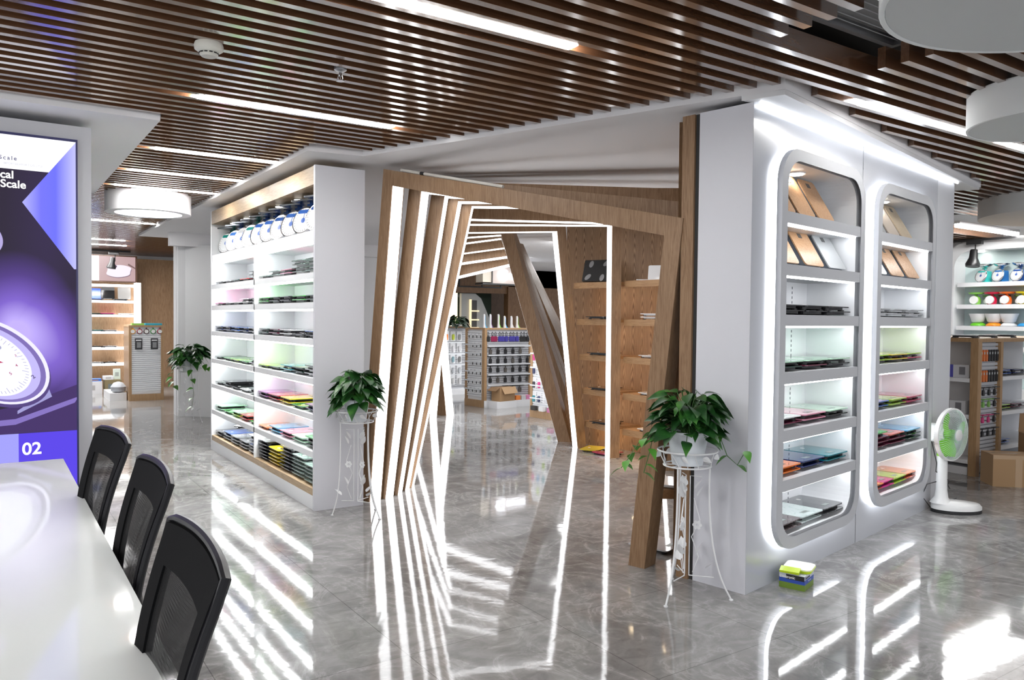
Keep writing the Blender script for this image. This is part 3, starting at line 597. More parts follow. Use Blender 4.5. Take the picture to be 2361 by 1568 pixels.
# ================================================================ TABLE, CHAIRS, LIGHTBOX
TB=thing('meeting_table','white glossy meeting table in the lower left corner','table',(-.55,3.1,0)); o_=TB.location
MB(o_).bx(-1.45,.352,1.0,4.96,.738,.75).build('glass_top', mat('table_white',(.84,.87,.86),.05,spec=.5), TB)
MB(o_).bx(-1.40,.30,1.05,4.91,.70,.7375).build('top_core', mat('table_core',(.62,.64,.64),.4), TB)
for y in (1.4,4.5):
    for x in (-1.2,.05): MB(o_).bx(x-.04,x+.04,y-.04,y+.04,0,.70).build('leg', STEEL, TB)
def chair(label,loc,rz):
    """faces local -y (towards the table is +x after rotation); origin on floor under the seat; backrest at +y"""
    t=thing('office_chair',label,'chair',loc,rz,'black mesh office chairs')
    W,Hb=.53,.575; z0=.47; Y=.24
    def bp(u,v): # u -1..1 across, v 0..1 up
        w=W/2*(.72+.28*v); cur=.018*(u*u); y=Y+.10*v-.03*math.sin(v*PI)-cur
        z=z0+Hb*v-.014*v*u*u
        return Vector((u*w,y,z))
    nU,nV=12,14
    def grid(u0,u1,v0,v1,th,off=0):
        m=MB(); V=[];F=[]
        for s_ in (0,1):
            for j in range(nV+1):
                for i in range(nU+1):
                    p=bp(u0+(u1-u0)*i/nU, v0+(v1-v0)*j/nV); V.append(p+Vector((0,off+(th if s_ else 0),0)))
        k=(nU+1)*(nV+1); ix=lambda s_,j,i: s_*k+j*(nU+1)+i
        for j in range(nV):
            for i in range(nU): F+= [(ix(0,j,i),ix(0,j,i+1),ix(0,j+1,i+1),ix(0,j+1,i)),(ix(1,j,i),ix(1,j+1,i),ix(1,j+1,i+1),ix(1,j,i+1))]
        for i in range(nU): F+= [(ix(0,0,i),ix(1,0,i),ix(1,0,i+1),ix(0,0,i+1)),(ix(0,nV,i),ix(0,nV,i+1),ix(1,nV,i+1),ix(1,nV,i))]
        for j in range(nV): F+= [(ix(0,j,0),ix(0,j+1,0),ix(1,j+1,0),ix(1,j,0)),(ix(0,j,nU),ix(1,j,nU),ix(1,j+1,nU),ix(0,j+1,nU))]
        return m.add(V,F)
    grid(-.72,.72,.10,.84,.006,.006).build('backrest_mesh', MESH, t, True)
    fm=MB()
    for a in ((-1,-.72,0,1),(.72,1,0,1),(-.72,.72,.84,1),(-.72,.72,0,.10)):
        g=grid(a[0],a[1],a[2],a[3],.022); k=len(fm.v); fm.v+=g.v; fm.f+=[[q+k for q in f] for f in g.f]
    fm.build('back_frame', mat('chair_fabric',(.006,.006,.007),.85,spec=.15), t, True)
    m=MB(); m.tube([bp(-1,.06)+Vector((0,.02,0))]+[bp(-1,v/10)+Vector((-.004,.014,0)) for v in range(1,10)]+[bp(-1,1)+Vector((-.006,.012,.004))]+[bp(u/6,1)+Vector((0,.012,.012)) for u in range(-5,6)]+[bp(1,1)+Vector((.006,.012,.004))]+[bp(1,v/10)+Vector((.004,.014,0)) for v in range(9,0,-1)],.011,8); m.build('back_rim', mat('chair_rim',(.014,.014,.017),.35,spec=.35), t, True)
    m=MB(); P=[Vector((x,y-.04,.445)) for x,y in rrect(.50,.48,.10,5)]; m.prism(P,(0,0,.055)); m.build('seat', mat('chair_fabric'), t)
    m=MB(); m.bx(-.05,.05,.18,.25,.36,.44); m.tube([(0,.0,.40),(0,.22,.40),(0,.29,.52),(0,.27,.66)],.022,8); m.build('back_support', BLACK, t)
    for sx in (-1,1):
        m=MB(); m.tube([(sx*.22,.02,.44),(sx*.29,.03,.46),(sx*.30,.04,.66)],.014,8); m.box((sx*.30,-.01,.675),(.07,.26,.028)); m.build('armrest', BLACK, t)
    MB().lathe([(.028,.10),(.028,.36),(.10,.38),(.10,.445)],n=16).build('gas_lift', BLACK, t)
    for k in range(5):
        a=k*2*PI/5+.3; d=Vector((math.cos(a),math.sin(a),0))
        l=MB().tube([d*.02+Vector((0,0,.11)),d*.30+Vector((0,0,.075))],[.028,.018],8).build('leg', BLACK, t)
        n_=Vector((-d.y,d.x,0)); MB().lathe([(.026,-.02),(.03,-.01),(.03,.01),(.026,.02)],c=d*.30+Vector((0,0,.0305)),n=14,ax=n_).build('caster', BLACK, l, True)
    return t
CL=['black mesh office chair nearest the camera at the white table','black mesh office chair in the middle of the row at the table','black mesh office chair farthest along the right side of the table']
for i,(x,y,r_) in enumerate(((.052,1.835,.0),(.127,2.80,.01),(.11,3.65,.095))): chair(CL[i],(x,y,0),-PI/2+r_)
chair('black office chair at the far table end, cut by the left photo edge',(-.22,4.98,0),.0)
# lightbox poster
LB=thing('lightbox_poster','large lit purple poster of a mechanical scale on the left pillar','poster',(-.15,5.70,.2)); o_=LB.location
YB=5.700
def em(name,c,s=1.0): return mat(name,(0,0,0),.6,emit=s,ecol=c,spec=.08)
MB(o_).bx(-.78,.493,5.70,5.719,.20,2.66).build('frame', mat('lightbox_edge',(.03,.03,.12),.4), LB)
BG=em('poster_dark',(.03,.022,.04),1.0); N,L,b=NT(BG)
tc=node(BG,'ShaderNodeTexCoord'); 
def blob(cx,cz,sx,sz):
    mp=node(BG,'ShaderNodeMapping'); mp.inputs['Location'].default_value=(-cx/sx,0,-cz/sz); mp.inputs['Scale'].default_value=(1/sx,0,1/sz); L.new(tc.outputs['Object'],mp.inputs[0])
    g=node(BG,'ShaderNodeTexGradient',gradient_type='SPHERICAL'); L.new(mp.outputs[0],g.inputs[0]); return g.outputs['Fac']
f=math_(BG,'ADD',math_(BG,'MULTIPLY',blob(.30,1.26,.36,.48),1.1),math_(BG,'MULTIPLY',blob(.60,1.02,.35,.5),.55)); f=math_(BG,'ADD',f,math_(BG,'MULTIPLY',blob(.47,1.95,.22,1.0),.06))
L.new(ramp(BG,f,[(0,(.032,.025,.045)),(.35,(.085,.05,.22)),(.7,(.20,.12,.55)),(1,(.50,.40,.9))]),b.inputs['Emission Color'])
MB(o_).bx(-.76,.482,YB-.002,YB-.0001,.22,2.643).build('backdrop', BG, LB)
HD=em('poster_white',(.93,.93,1.0),1.15)
def layer(name,poly,k,m,parent=LB): return MB(o_).prism([(x,YB-.002-.0008*k,z) for x,z in poly],(0,-.0007,0)).build(name,m,parent)
layer('white_header',[(-.76,2.436),(.482,2.436),(.482,2.643),(-.76,2.643)],1,HD)
TG=em('poster_lilac',(.3,.3,.9),1.0); N,L,b=NT(TG); tcg=node(TG,'ShaderNodeTexCoord'); sg=node(TG,'ShaderNodeSeparateXYZ'); L.new(tcg.outputs['Object'],sg.inputs[0])
L.new(ramp(TG,math_(TG,'MULTIPLY_ADD',sg.outputs[0],3.4,-1.15),[(0,(.42,.42,.97)),(.35,(.17,.17,.86)),(.62,(.15,.16,.85)),(1,(.50,.50,.97))]),b.inputs['Emission Color'])
layer('lilac_triangle',[(.482,2.640),(.192,2.238),(.470,1.838),(.482,1.838)],3,TG)
layer('purple_band',[(.165,.22),(.482,.22),(.482,.808),(.165,.808)],2,em('poster_violet',(.10,.06,.72),1.0))
layer('lavender_band',[(-.76,.22),(.165,.22),(.165,.808),(-.76,.808)],2,em('poster_lavender',(.33,.32,.85),1.0))
TW=em('poster_text_white',(1,1,1),1.4); TK=em('poster_text_dark',(.12,.12,.2),1.0)
rx=(PI/2,0,0)
def ptxt(b_,size,x,z,m,al='LEFT',nm='lettering',sp=1.0): return text_mesh(b_,size,.0004,nm,m,LB,(x-o_.x,YB-.0055-o_.y,z-o_.z),rx,al,sp)
ptxt('02',.105,.182,.675,TW,nm='number_lettering')
ptxt('Mechanical',.066,.150,2.378,TW,'RIGHT'); ptxt('Kitchen Scale',.066,.213,2.322,TW,'RIGHT')
ptxt('r\u00b0 Scale',.034,.166,2.490,TK,'RIGHT',sp=1.35); ptxt('IMPORT&EXPORT CO.,LTD',.017,.30,2.462,em('poster_text_grey',(.6,.6,.66),1.0),'RIGHT')
# picture of the dial
def ell(cx,cz,a,b_,rot,n=56):
    return [(cx+a*math.cos(k*2*PI/n)*math.cos(rot)-b_*math.sin(k*2*PI/n)*math.sin(rot), cz+a*math.cos(k*2*PI/n)*math.sin(rot)+b_*math.sin(k*2*PI/n)*math.cos(rot)) for k in range(n)]
CX,CZ,RT=.035,1.262,math.radians(-38)
sh=em('poster_shadow',(.05,.03,.10),1.0)
layer('picture_base',[(-.76,.81),(.482,.81),(.482,1.10),(.18,.985),(-.1,.93),(-.76,.95)],1,em('poster_plum',(.06,.035,.13),1.0))
layer('picture_tray_edge',[(-.5,.83),(.15,.865),(.47,.985),(.482,1.005),(.482,1.02),(.15,.90),(-.5,.865)],2,em('poster_mauve',(.22,.16,.48),1.0))
layer('picture_stand',[(.16,.93),(.25,1.06),(.33,1.075),(.345,1.03),(.25,.98),(.16,.95)],2,em('poster_grey_violet',(.33,.31,.6),1.0))
layer('picture_rim',ell(CX,CZ-.015,.345,.225,RT),3,em('poster_rim_dark',(.09,.06,.20),1.0))
layer('picture_rim_light',ell(CX,CZ,.335,.222,RT),4,em('poster_rim_light',(.72,.70,1.0),1.1))
layer('picture_rim_shade',ell(CX-.003,CZ-.002,.318,.205,RT),5,em('poster_rim_shade',(.20,.15,.42),1.0))
layer('picture_ring',ell(CX-.012,CZ-.004,.296,.190,RT),5.6,em('poster_ring',(.50,.45,.83),1.0))
layer('picture_dial',ell(CX-.03,CZ-.006,.262,.172,RT),6,em('poster_dial',(.80,.80,1.0),1.05))
m=MB(o_)
for k in range(60):
    a=k*PI/30; e0=.245; e1=.225 if k%5 else .205
    p=lambda r: (CX-.03+r*math.cos(a)*math.cos(RT)-r*.656*math.sin(a)*math.sin(RT), CZ-.006+r*math.cos(a)*math.sin(RT)+r*.656*math.sin(a)*math.cos(RT))
    (x0,z0_),(x1,z1_)=p(e0),p(e1); d=Vector((x1-x0,0,z1_-z0_)); n_=Vector((-d.z,0,d.x)).normalized()*.0009
    m.prism([Vector((x0,YB-.0076,z0_))+n_,Vector((x1,YB-.0076,z1_))+n_,Vector((x1,YB-.0076,z1_))-n_,Vector((x0,YB-.0076,z0_))-n_],(0,-.0004,0))
m.build('picture_ticks',em('poster_tick',(.18,.16,.32),1.0),LB)
layer('picture_needle',[(-.05,1.325),(.045,1.275),(.09,1.25),(-.04,1.243)],7,em('poster_needle',(.50,.06,.12),1.0))
layer('picture_hub',ell(.065,1.345,.016,.012,RT,16),7,em('poster_hub',(.4,.4,.55),1.0))
layer('picture_hand',ell(-.06,2.02,.16,.12,-.5),3,em('poster_hand',(.42,.36,.66),1.0)); layer('picture_hand_shade',ell(-.085,2.05,.15,.10,-.5),4,em('poster_dark2',(.22,.18,.38),1.0))
for s_,x,z,sz,r_ in (('2',.245,1.145,.034,-.7),('4',.155,1.222,.024,-.5),('5',.125,1.172,.026,-.6),('3',.15,1.285,.02,-.4)):
    text_mesh(s_,sz,.0003,'dial_number',em('poster_numeral',(.45,.12,.18) if s_!='2' else (.1,.08,.2),1.0) if s_!='2' else em('poster_numeral2',(.1,.08,.2),1.0),LB,(x-o_.x,YB-.0080-o_.y,z-o_.z),(PI/2,r_,0))
ptxt('INSTANT',.017,.128,1.205,em('poster_instant',(.05,.04,.12),1.0),'RIGHT')
# ================================================================ PLANTS AND STANDS
def leafmesh(mb, base, dirv, L, W, droop, roll):
    """pointed heart leaf"""
    d=Vector(dirv).normalized(); up=Vector((0,0,1)); side=d.cross(up); side = side.normalized() if side.length>.01 else Vector((1,0,0)); nz=side.cross(d).normalized()
    side=(side*math.cos(roll)+nz*math.sin(roll)); nz=side.cross(d).normalized()
    prof=[(0,.0),(.06,.42),(.2,.92),(.38,1.0),(.58,.78),(.78,.42),(.92,.14),(1,.0)]
    V=[];F=[]
    for t_,w in prof:
        c=Vector(base)+d*(L*t_)-up*(droop*L*t_*t_)
        V += [c+side*(W/2*w)+nz*(.10*W*w), c, c-side*(W/2*w)+nz*(.10*W*w)]
    for i in range(len(prof)-1):
        F += [(3*i,3*i+1,3*i+4,3*i+3),(3*i+1,3*i+2,3*i+5,3*i+4)]
    k=len(mb.v); mb.add(V,F)
def plant(label,loc,R,Hh,vines,seed,pot=(.11,.085,.17),n=70,s=1.0,green=LEAF):
    rnd=random.Random(seed); t=thing('potted_pothos',label,'plant',loc,0)
    rt,rb,hp=pot
    MB().lathe([(rb,0),(rt-.004,hp-.015),(rt+.004,hp-.012),(rt+.004,hp),(rt-.004,hp),(rt-.008,hp-.02),(.001,hp-.02)],n=28).build('pot', POT, t, True)
    m=MB(); st=MB(); z0=hp
    for i in range(n):
        a=rnd.uniform(0,2*PI); q=rnd.random(); rr=R*(.15+.62*math.sqrt(q)); zz=z0+Hh*(.15+.75*rnd.random()*(1-.55*q))
        if q>.6: zz=z0+Hh*rnd.uniform(-.15,.5)
        b_=Vector((rr*math.cos(a)*.75,rr*math.sin(a)*.75,zz)); d=Vector((math.cos(a),math.sin(a),rnd.uniform(-.45,.55)*(1-q)+rnd.uniform(-.5,.05)*q))
        L_=rnd.uniform(.085,.125)*s; leafmesh(m,b_,d,L_,L_*rnd.uniform(.62,.85),rnd.uniform(.15,.7),rnd.uniform(-.6,.6))
        st.tube([(rnd.uniform(-.03,.03),rnd.uniform(-.03,.03),z0-.015),(b_.x*.5,b_.y*.5,(z0+b_.z)/2+.03),tuple(b_)],.0022,5)
    m.build('foliage', green, t, True); st.build('stems', mat('stem_green',(.05,.14,.03),.5), t)
    for pts,lv in vines:
        v=MB(); v.tube(pts,.0025,5); vo=v.build('trailing_vine', mat('stem_green'), t)
        lm=MB()
        for k in range(lv):
            u=(k+1)/lv*(len(pts)-1); i=min(int(u),len(pts)-2); p=Vector(pts[i]).lerp(Vector(pts[i+1]),u-i)
            a=rnd.uniform(0,2*PI); leafmesh(lm,p,(math.cos(a),math.sin(a),rnd.uniform(-.5,.1)),.07*s,.05*s,.5,rnd.uniform(-.5,.5))
        lm.build('vine_leaves', LEAFY, vo, True)
    return t
def stand(label,c,Hr,rr,feet,seed=0):
    t=thing('plant_stand',label,'plant stand',(c[0],c[1],0)); o=Vector((c[0],c[1],0)); n=40
    ring=lambda r,z:[(r*math.cos(k*2*PI/n),r*math.sin(k*2*PI/n),z) for k in range(n)]
    rb=rr*.80; zb=Hr-.085
    MB().tube(ring(rr,Hr),.0055,8,True).build('top_ring', IRON, t, True)
    m=MB().tube(ring(rb,zb),.005,8,True)
    for k in range(4): a=k*PI/4; m.tube([(rb*math.cos(a),rb*math.sin(a),zb),(-rb*math.cos(a),-rb*math.sin(a),zb)],.003,6)
    m.build('lower_ring', IRON, t, True)
    m=MB()
    for k in range(8):
        a=k*PI/4+.2; m.tube([(rr*math.cos(a),rr*math.sin(a),Hr),(rb*math.cos(a+.25),rb*math.sin(a+.25),zb)],.0028,6)
        leafmesh(m,(rr*.93*math.cos(a+.35),rr*.93*math.sin(a+.35),Hr-.02),(-math.sin(a),math.cos(a),-.6),.055,.034,0,1.2)
    m.build('basket_scrolls', IRON, t)
    for i,f in enumerate(feet):
        F=Vector((f[0],f[1],0))-o; d=F.normalized(); Rf=F.length; pts=[]
        for q in range(15):
            u=q/14; z=zb*(1-u)
            r=rb*.95*(1-u)**1.6+ (.055)*math.sin(u*PI)**1*1.0 + Rf*u**2.6*1.0
            r=max(r,.0); pts.append((d.x*r,d.y*r,z+.004))
        leg=MB().tube(pts,.0052,8).build('leg', IRON, t, True)
        MB().lathe([(.012,0),(.012,.006)],c=(d.x*Rf,d.y*Rf,0),n=10).build('foot_cap', IRON, leg)
        # scroll panel with leaves and a flower between the leg and the inner rod
        s_=MB(); ir=.018
        s_.tube([(d.x*ir,d.y*ir,.11),(d.x*ir,d.y*ir,zb-.06),(d.x*rb*.62,d.y*rb*.62,zb-.06)],.003,6); s_.tube([(d.x*ir,d.y*ir,.11),(d.x*(Rf*.62),d.y*(Rf*.62),.115)],.003,6)
        s_.tube([(d.x*(ir+.02),d.y*(ir+.02),.13+.0),(d.x*.07,d.y*.07,.22),(d.x*.03,d.y*.03,.33),(d.x*.075,d.y*.075,.43),(d.x*.04,d.y*.04,.55)],.0025,6)
        s_.build('scroll_panel', IRON, t)
        for z,r,dz in ((.16,.11,.4),(.24,.06,1),(.56,.06,1),(.60,.045,.8)):
            lm=MB(); leafmesh(lm,(d.x*r,d.y*r,z),(d.x*.5,d.y*.5,dz),.075,.05,0,.2); lm.build('leaf_ornament', IRON, t)
        lm=MB()
        for k in range(6): a=k*PI/3; lm.lathe([(.010,-.002),(.010,.002)],c=(d.x*(.06+.017*math.cos(a)),d.y*(.06+.017*math.cos(a)),.40+.017*math.sin(a)),n=8,ax=(-d.y,d.x,0))
        lm.build('flower_ornament', IRON, t)
    return t
stand('white wrought iron plant stand in front of the niche cabinet end','' or (3.28,3.08),.82,.165,[(3.042,2.996),(3.42,2.87),(3.40,3.30)])
plant('pothos with trailing vines in a pale pot, nearest plant at right',(3.28,3.08,.74),.27,.29,[([(.0,.02,.17),(-.12,.10,.20),(-.22,.16,.12),(-.27,.20,.02),(-.30,.22,-.03)],9),([(-.05,.05,.17),(-.15,.12,.16),(-.20,.10,.06),(-.21,.13,-.05)],7),([(.08,-.06,.17),(.15,-.10,.16),(.18,-.13,.05),(.22,-.17,.0),(.25,-.20,.08)],4)],11,(.118,.085,.19),150,1.0)
stand('white wrought iron plant stand before the left shelf unit end panel',(2.40,5.72),.82,.163,[(2.235,5.80),(2.50,5.50),(2.60,5.80)])
plant('bushy pothos in a pale pot in front of the left shelf unit end',(2.40,5.72,.74),.235,.27,[],23,(.10,.075,.17),140,1.1)
stand('farthest white plant stand beside the white column',(2.45,12.0),.82,.165,[(2.28,12.08),(2.60,11.90),(2.55,12.20)])
plant('farthest pothos, with hanging vines, beside the white column',(2.45,12.0,.74),.30,.24,[([(-.05,0,.17),(-.2,-.05,.12),(-.25,-.05,-.05),(-.22,-.06,-.2)],7),([(.05,-.05,.17),(.15,-.1,.15),(.22,-.12,.05)],4),([(.0,-.05,.17),(-.02,-.16,.1),(.0,-.18,-.1),(.02,-.18,-.3),(.0,-.17,-.5)],6)],5,(.11,.085,.18),120,1.5)
# ================================================================ FAN
FN=thing('pedestal_fan','white pedestal fan with green blades beside the niche cabinet','fan',(6.57,3.27,0)); 
vr=Vector((.829,-.559,0)); hd=Vector((-.06,-.998,0)).normalized()
P=[tuple(vr*(x*1.0)+Vector((vr.y*-1,vr.x,0))*y*1.0) for x,y in [(.05+.20*math.cos(k*PI/16),.13*math.sin(k*PI/16)) for k in range(32)]]
MB().prism([(p[0],p[1],0) for p in P],(0,0,.028)).build('base_pad', BLACK, FN)
m=MB(); lv=[(1,.028),(1,.05),(.94,.072),(.6,.088),(.3,.10)]; V=[];F=[]
for s_,z in lv: V+=[Vector((p[0]*s_-.06*(1-s_)*vr.x*1.5,p[1]*s_-.06*(1-s_)*vr.y*1.5,z)) for p in P]
for i in range(len(lv)-1): F+=[(i*32+k,i*32+(k+1)%32,(i+1)*32+(k+1)%32,(i+1)*32+k) for k in range(32)]
F+=[tuple(range(32))[::-1],tuple(range(4*32,5*32))]; m.add(V,F).build('base', mat('fan_white',(.80,.80,.79),.3), FN, True)
pc=-vr*.075
MB().lathe([(.085,.075),(.052,.12),(.043,.18),(.040,.46)],c=pc,n=24).build('pole', mat('fan_white'), FN, True)
MB().lathe([(.041,.46),(.041,.478)],c=pc,n=24).build('green_collar', mat('fan_green',(.28,.68,.03),.35), FN)
MB().lathe([(.034,.478),(.032,.60)],c=pc,n=24).build('neck', mat('fan_white'), FN, True)
hc=pc+Vector((0,0,.645))
MB().lathe([(.055,-.15),(.075,-.13),(.078,-.05),(.07,.0),(.05,.03)],c=hc,n=28,ax=hd).build('motor_housing', mat('fan_white'), FN, True)
gc=hc+hd*.07
MB().lathe([(.203,-.018),(.215,-.016),(.215,.016),(.203,.018),(.203,-.018)],c=gc,n=56,ax=hd,cap=False).build('guard_rim', mat('fan_white'), FN, True)
Q=Vector((0,0,1)).rotation_difference(hd); m=MB(); m2=MB()
for k in range(64):
    a=k*PI/32; f=lambda r,z:gc+Q@Vector((r*math.cos(a),r*math.sin(a),z))
    m.tube([f(.045,.062),f(.13,.055),f(.185,.035),f(.208,.012)],.0013,4); m2.tube([f(.05,-.06),f(.13,-.055),f(.19,-.035),f(.208,-.012)],.0013,4)
m.build('front_guard', mat('guard_wire',(.62,.75,.74),.3), FN); m2.build('rear_guard', mat('guard_wire2',(.75,.77,.77),.3), FN)
MB().lathe([(.047,.055),(.045,.066),(.02,.072)],c=gc,n=24,ax=hd).build('guard_badge', mat('fan_white'), FN, True)
m=MB()
for k in range(3):
    V=[];F=[]
    for i in range(7):
        r=.03+.15*i/6; wd_=.35+.55*math.sin(i/6*PI*.8)
        for j in range(5): a=k*2*PI/3+(j/4-.5)*wd_*1.6; V.append(gc+Q@Vector((r*math.cos(a),r*math.sin(a),(j/4-.5)*.05)))
    for i in range(6):
        for j in range(4): F.append((i*5+j,i*5+j+1,i*5+j+6,i*5+j+5))
    bl=MB().add(V,F).build('blade', mat('fan_blade',(.22,.72,.02),.3,trans=.2), FN, True)
MB().lathe([(.04,-.04),(.042,.02),(.02,.035)],c=gc,n=20,ax=hd).build('hub', mat('fan_blade'), FN, True)
MB().tube([hc-hd*.12+Vector((0,0,.07)),hc-hd*.1+Vector((0,0,-.05)),pc+Vector((0,0,.40))-vr*.045,pc+Vector((0,0,.33))-vr*.05,pc+Vector((.02,-.05,.26)),pc+vr*.05+Vector((0,0,.22)),pc+vr*.05+Vector((0,-.02,.19))],.004,6).build('power_cord', BLACK, FN, True)
MB().tube([pc-vr*.03+Vector((.0,.0,.25)),pc-vr*.09+Vector((0,.03,.22)),pc-vr*.12+Vector((0,.04,.12)),pc-vr*.05+Vector((0,.04,.03)),Vector((.1,-.0,.098))],.004,6).build('power_cord', BLACK, FN, True)
MB().box(vr*.15+Vector((0,0,.0655)),(.10,.05,.008),math.atan2(-.559,.829)+.3).build('control_panel', mat('fan_green'), FN)
# ================================================================ BOX WITH SCALE
a1,a2,a3=Vector((3.826,2.917,0)),Vector((3.900,2.79,0)),Vector((4.055,2.84,0)); a4=a1+a3-a2; cc=(a1+a3)/2
ux=(a3-a2).normalized(); rzb=math.atan2(ux.y,ux.x); w_=(a3-a2).length; d_=(a2-a1).length
BX=thing('product_box','small printed carton on the floor at the foot of the niche cabinet','box',tuple(cc+Vector((.0,-.05,0))),rzb)
for nm,z0_,z1_,c_,in_ in (('green_carton',0,.035,(.16,.26,.03),0),('blue_band',.035,.062,(.03,.08,.42),.0),('white_carton',.062,.086,(.55,.58,.66),0)):
    MB().bx(-w_/2,w_/2,-d_/2,d_/2,z0_,z1_).build(nm, mat('carton_'+nm,c_,.4), BX)
MB().bx(-w_/2-.001,-w_/2,-d_/2+.002,d_/2-.04,.055,.083).build('black_label', BLACK, BX)
text_mesh('Electronic',.022,.0003,'lettering',mat('ink_white',(.85,.85,.85),.5),BX,(-w_/2-.0018,d_/2-.003,.060),(PI/2,0,-PI/2))
text_mesh('Electronic',.020,.0003,'lettering',mat('ink_dark',(.05,.06,.15),.5),BX,(-w_/2+.01,-d_/2-.0008,.066),(PI/2,0,0))
text_mesh('kitchen scale',.010,.0003,'lettering',mat('ink_white'),BX,(-w_/2+.06,-d_/2-.0008,.045),(PI/2,0,0))
ES=thing('electronic_kitchen_scale','lime and white flat kitchen scale sitting on the printed carton','kitchen scale',tuple(cc+Vector((.02,-.05,.0862))),rzb+.1)
MB().prism([Vector((x+.02,y,.0)) for x,y in rrect(.15,.15,.03,4)],(0,0,.014)).build('body', mat('lime_plastic',(.55,.72,.02),.35), ES)
MB().prism([Vector((x+.02,y,.0175)) for x,y in rrect(.165,.16,.035,5)],(0,0,.007)).build('platform', mat('cream_plastic',(.85,.86,.70),.3), ES)
MB().prism([Vector((x+.02,y,.0142)) for x,y in rrect(.17,.165,.035,5)],(0,0,.0032)).build('platform_rim', mat('lime_plastic'), ES)
MB().box((-.085,.03,.018),(.05,.11,.014),0,Matrix.Rotation(-.3,3,'Y')).build('control_panel', mat('lime_plastic'), ES)
# ================================================================ FAR GONDOLAS AND WALLS
RAIL=mat('rail_clear',(.70,.73,.76),.3); SLG=mat('slatwall_grey',(.50,.51,.54),.45); PK=mat('pack_card',(.80,.81,.83),.5)
def gondola(label,loc,rz,W,D,Hh,front,sides=None,rails=(),post=.05):
    """front face local -y, width along x from 0 to W"""
    t=thing('display_gondola',label,'gondola',loc,rz)
    MB().bx(0,W,0,D,Hh-.03,Hh).build('top_board', OAKG, t)
    MB().bx(0,post,0,.04,0,Hh-.03).build('post', OAKG, t); MB().bx(W-post,W,0,.04,0,Hh-.03).build('post', OAKG, t)
    MB().bx(post,W-post,.03,D-.02,.12,Hh-.03).build('core_panel', front, t)
    m=MB(); z=.18
    while z<Hh-.07: m.bx(post,W-post,.012,.030,z,z+.026); z+=.036
    m.build('slat_panel', front, t)
    MB().bx(0,W,-.005,D,0,.12).build('plinth', OAKG if sides is None else sides, t)
    for z in rails: MB().bx(post,W-post,-.05,-.044,z,z+.022).build('price_rail', RAIL, t)
    return t
def at(t,x,y,z): return tuple(t.matrix_basis@Vector((x,y,z)))
def basis(t): t.matrix_basis=Matrix.Translation(t.location)@Matrix.Rotation(t.rotation_euler.z,4,'Z'); return t
_pk={}
def pk(kind,col):
    k=(kind,col)
    if k in _pk: return _pk[k]
    c=mat('peg_%02x%02x%02x'%tuple(int(q*255) for q in col),col,.4); L_=[]
    if kind=='luggage':
        m=MB(); m.prism([Vector((x,-.012,z-.06)) for x,z in rrect(.052,.075,.015,3)],(0,.024,0)); L_.append(('body',m.mesh('body',c)))
        L_.append(('strap',MB().tube([(-.008,0,-.024),(-.014,0,.02),(0,0,.038),(.014,0,.02),(.008,0,-.024)],.004,6).mesh('strap',BLACK)))
    elif kind=='pack':
        L_.append(('blister_card',MB().bx(-.045,.045,0,.003,-.15,0).mesh('card',PK)))
        L_.append(('product',MB().prism([Vector((x,-.02,z-.09)) for x,z in rrect(.035,.085,.014,3)],(0,.02,0)).mesh('product',c)))
    elif kind=='strip':
        L_.append(('blister_card',MB().bx(-.04,.04,0,.002,-.12,0).mesh('card',mat('pack_clear',(.86,.88,.90),.3))))
        L_.append(('product',MB().prism([Vector((x,-.012,z-.075)) for x,z in rrect(.016,.06,.006,3)],(0,.012,0)).mesh('product',c)))
    elif kind=='hook':
        m=MB(); m.bx(-.052,.052,-.055,.0,-.008,.0); m.prism([Vector((x,-.02,z-.075)) for x,z in rrect(.045,.07,.012,3)],(0,.02,0)); m.bx(-.006,.006,-.014,-.008,-.045,-.005)
        L_.append(('body',m.mesh('body',c)))
    elif kind=='timer':
        L_.append(('rim',MB().lathe([(.038,0),(.04,.01),(.03,.02)],c=(0,.02,-.045),n=20,ax=(0,-1,0)).mesh('rim',c)))
        L_.append(('dial',MB().lathe([(.027,.0202),(.027,.022)],c=(0,.02,-.045),n=20,ax=(0,-1,0)).mesh('dial',mat('dial_white',(.82,.83,.82),.3))))
        L_.append(('hanger',MB().bx(-.008,.008,.005,.012,-.02,.01).mesh('hanger',c)))
    elif kind=='tool':
        m=MB(); m.prism([Vector((x,-.015,z-.085)) for x,z in rrect(.042,.13,.018,3)],(0,.02,0)); L_.append(('body',m.mesh('body',c)))
        L_.append(('display',MB().bx(-.012,.012,-.0165,-.015,-.07,-.045).mesh('display',SIL)))
    _pk[k]=L_; return L_
def peg(t,kind,col,x,z,label,group,cat='scale',y=.010,name=None,s=1.0):
    o=thing(name or {'luggage':'luggage_scale','pack':'blister_pack','strip':'clear_pack','hook':'hanging_scale','timer':'kitchen_timer','tool':'pocket_scale'}[kind],label,cat,at(t,x,y,z),t.rotation_euler.z,group)
    o.scale=(s,s,s)
    for n,me in pk(kind,col): put(n,me,o)
    return o
BK=(.015,.015,.017); MRN=(.28,.01,.07); BLU=(.05,.04,.30)
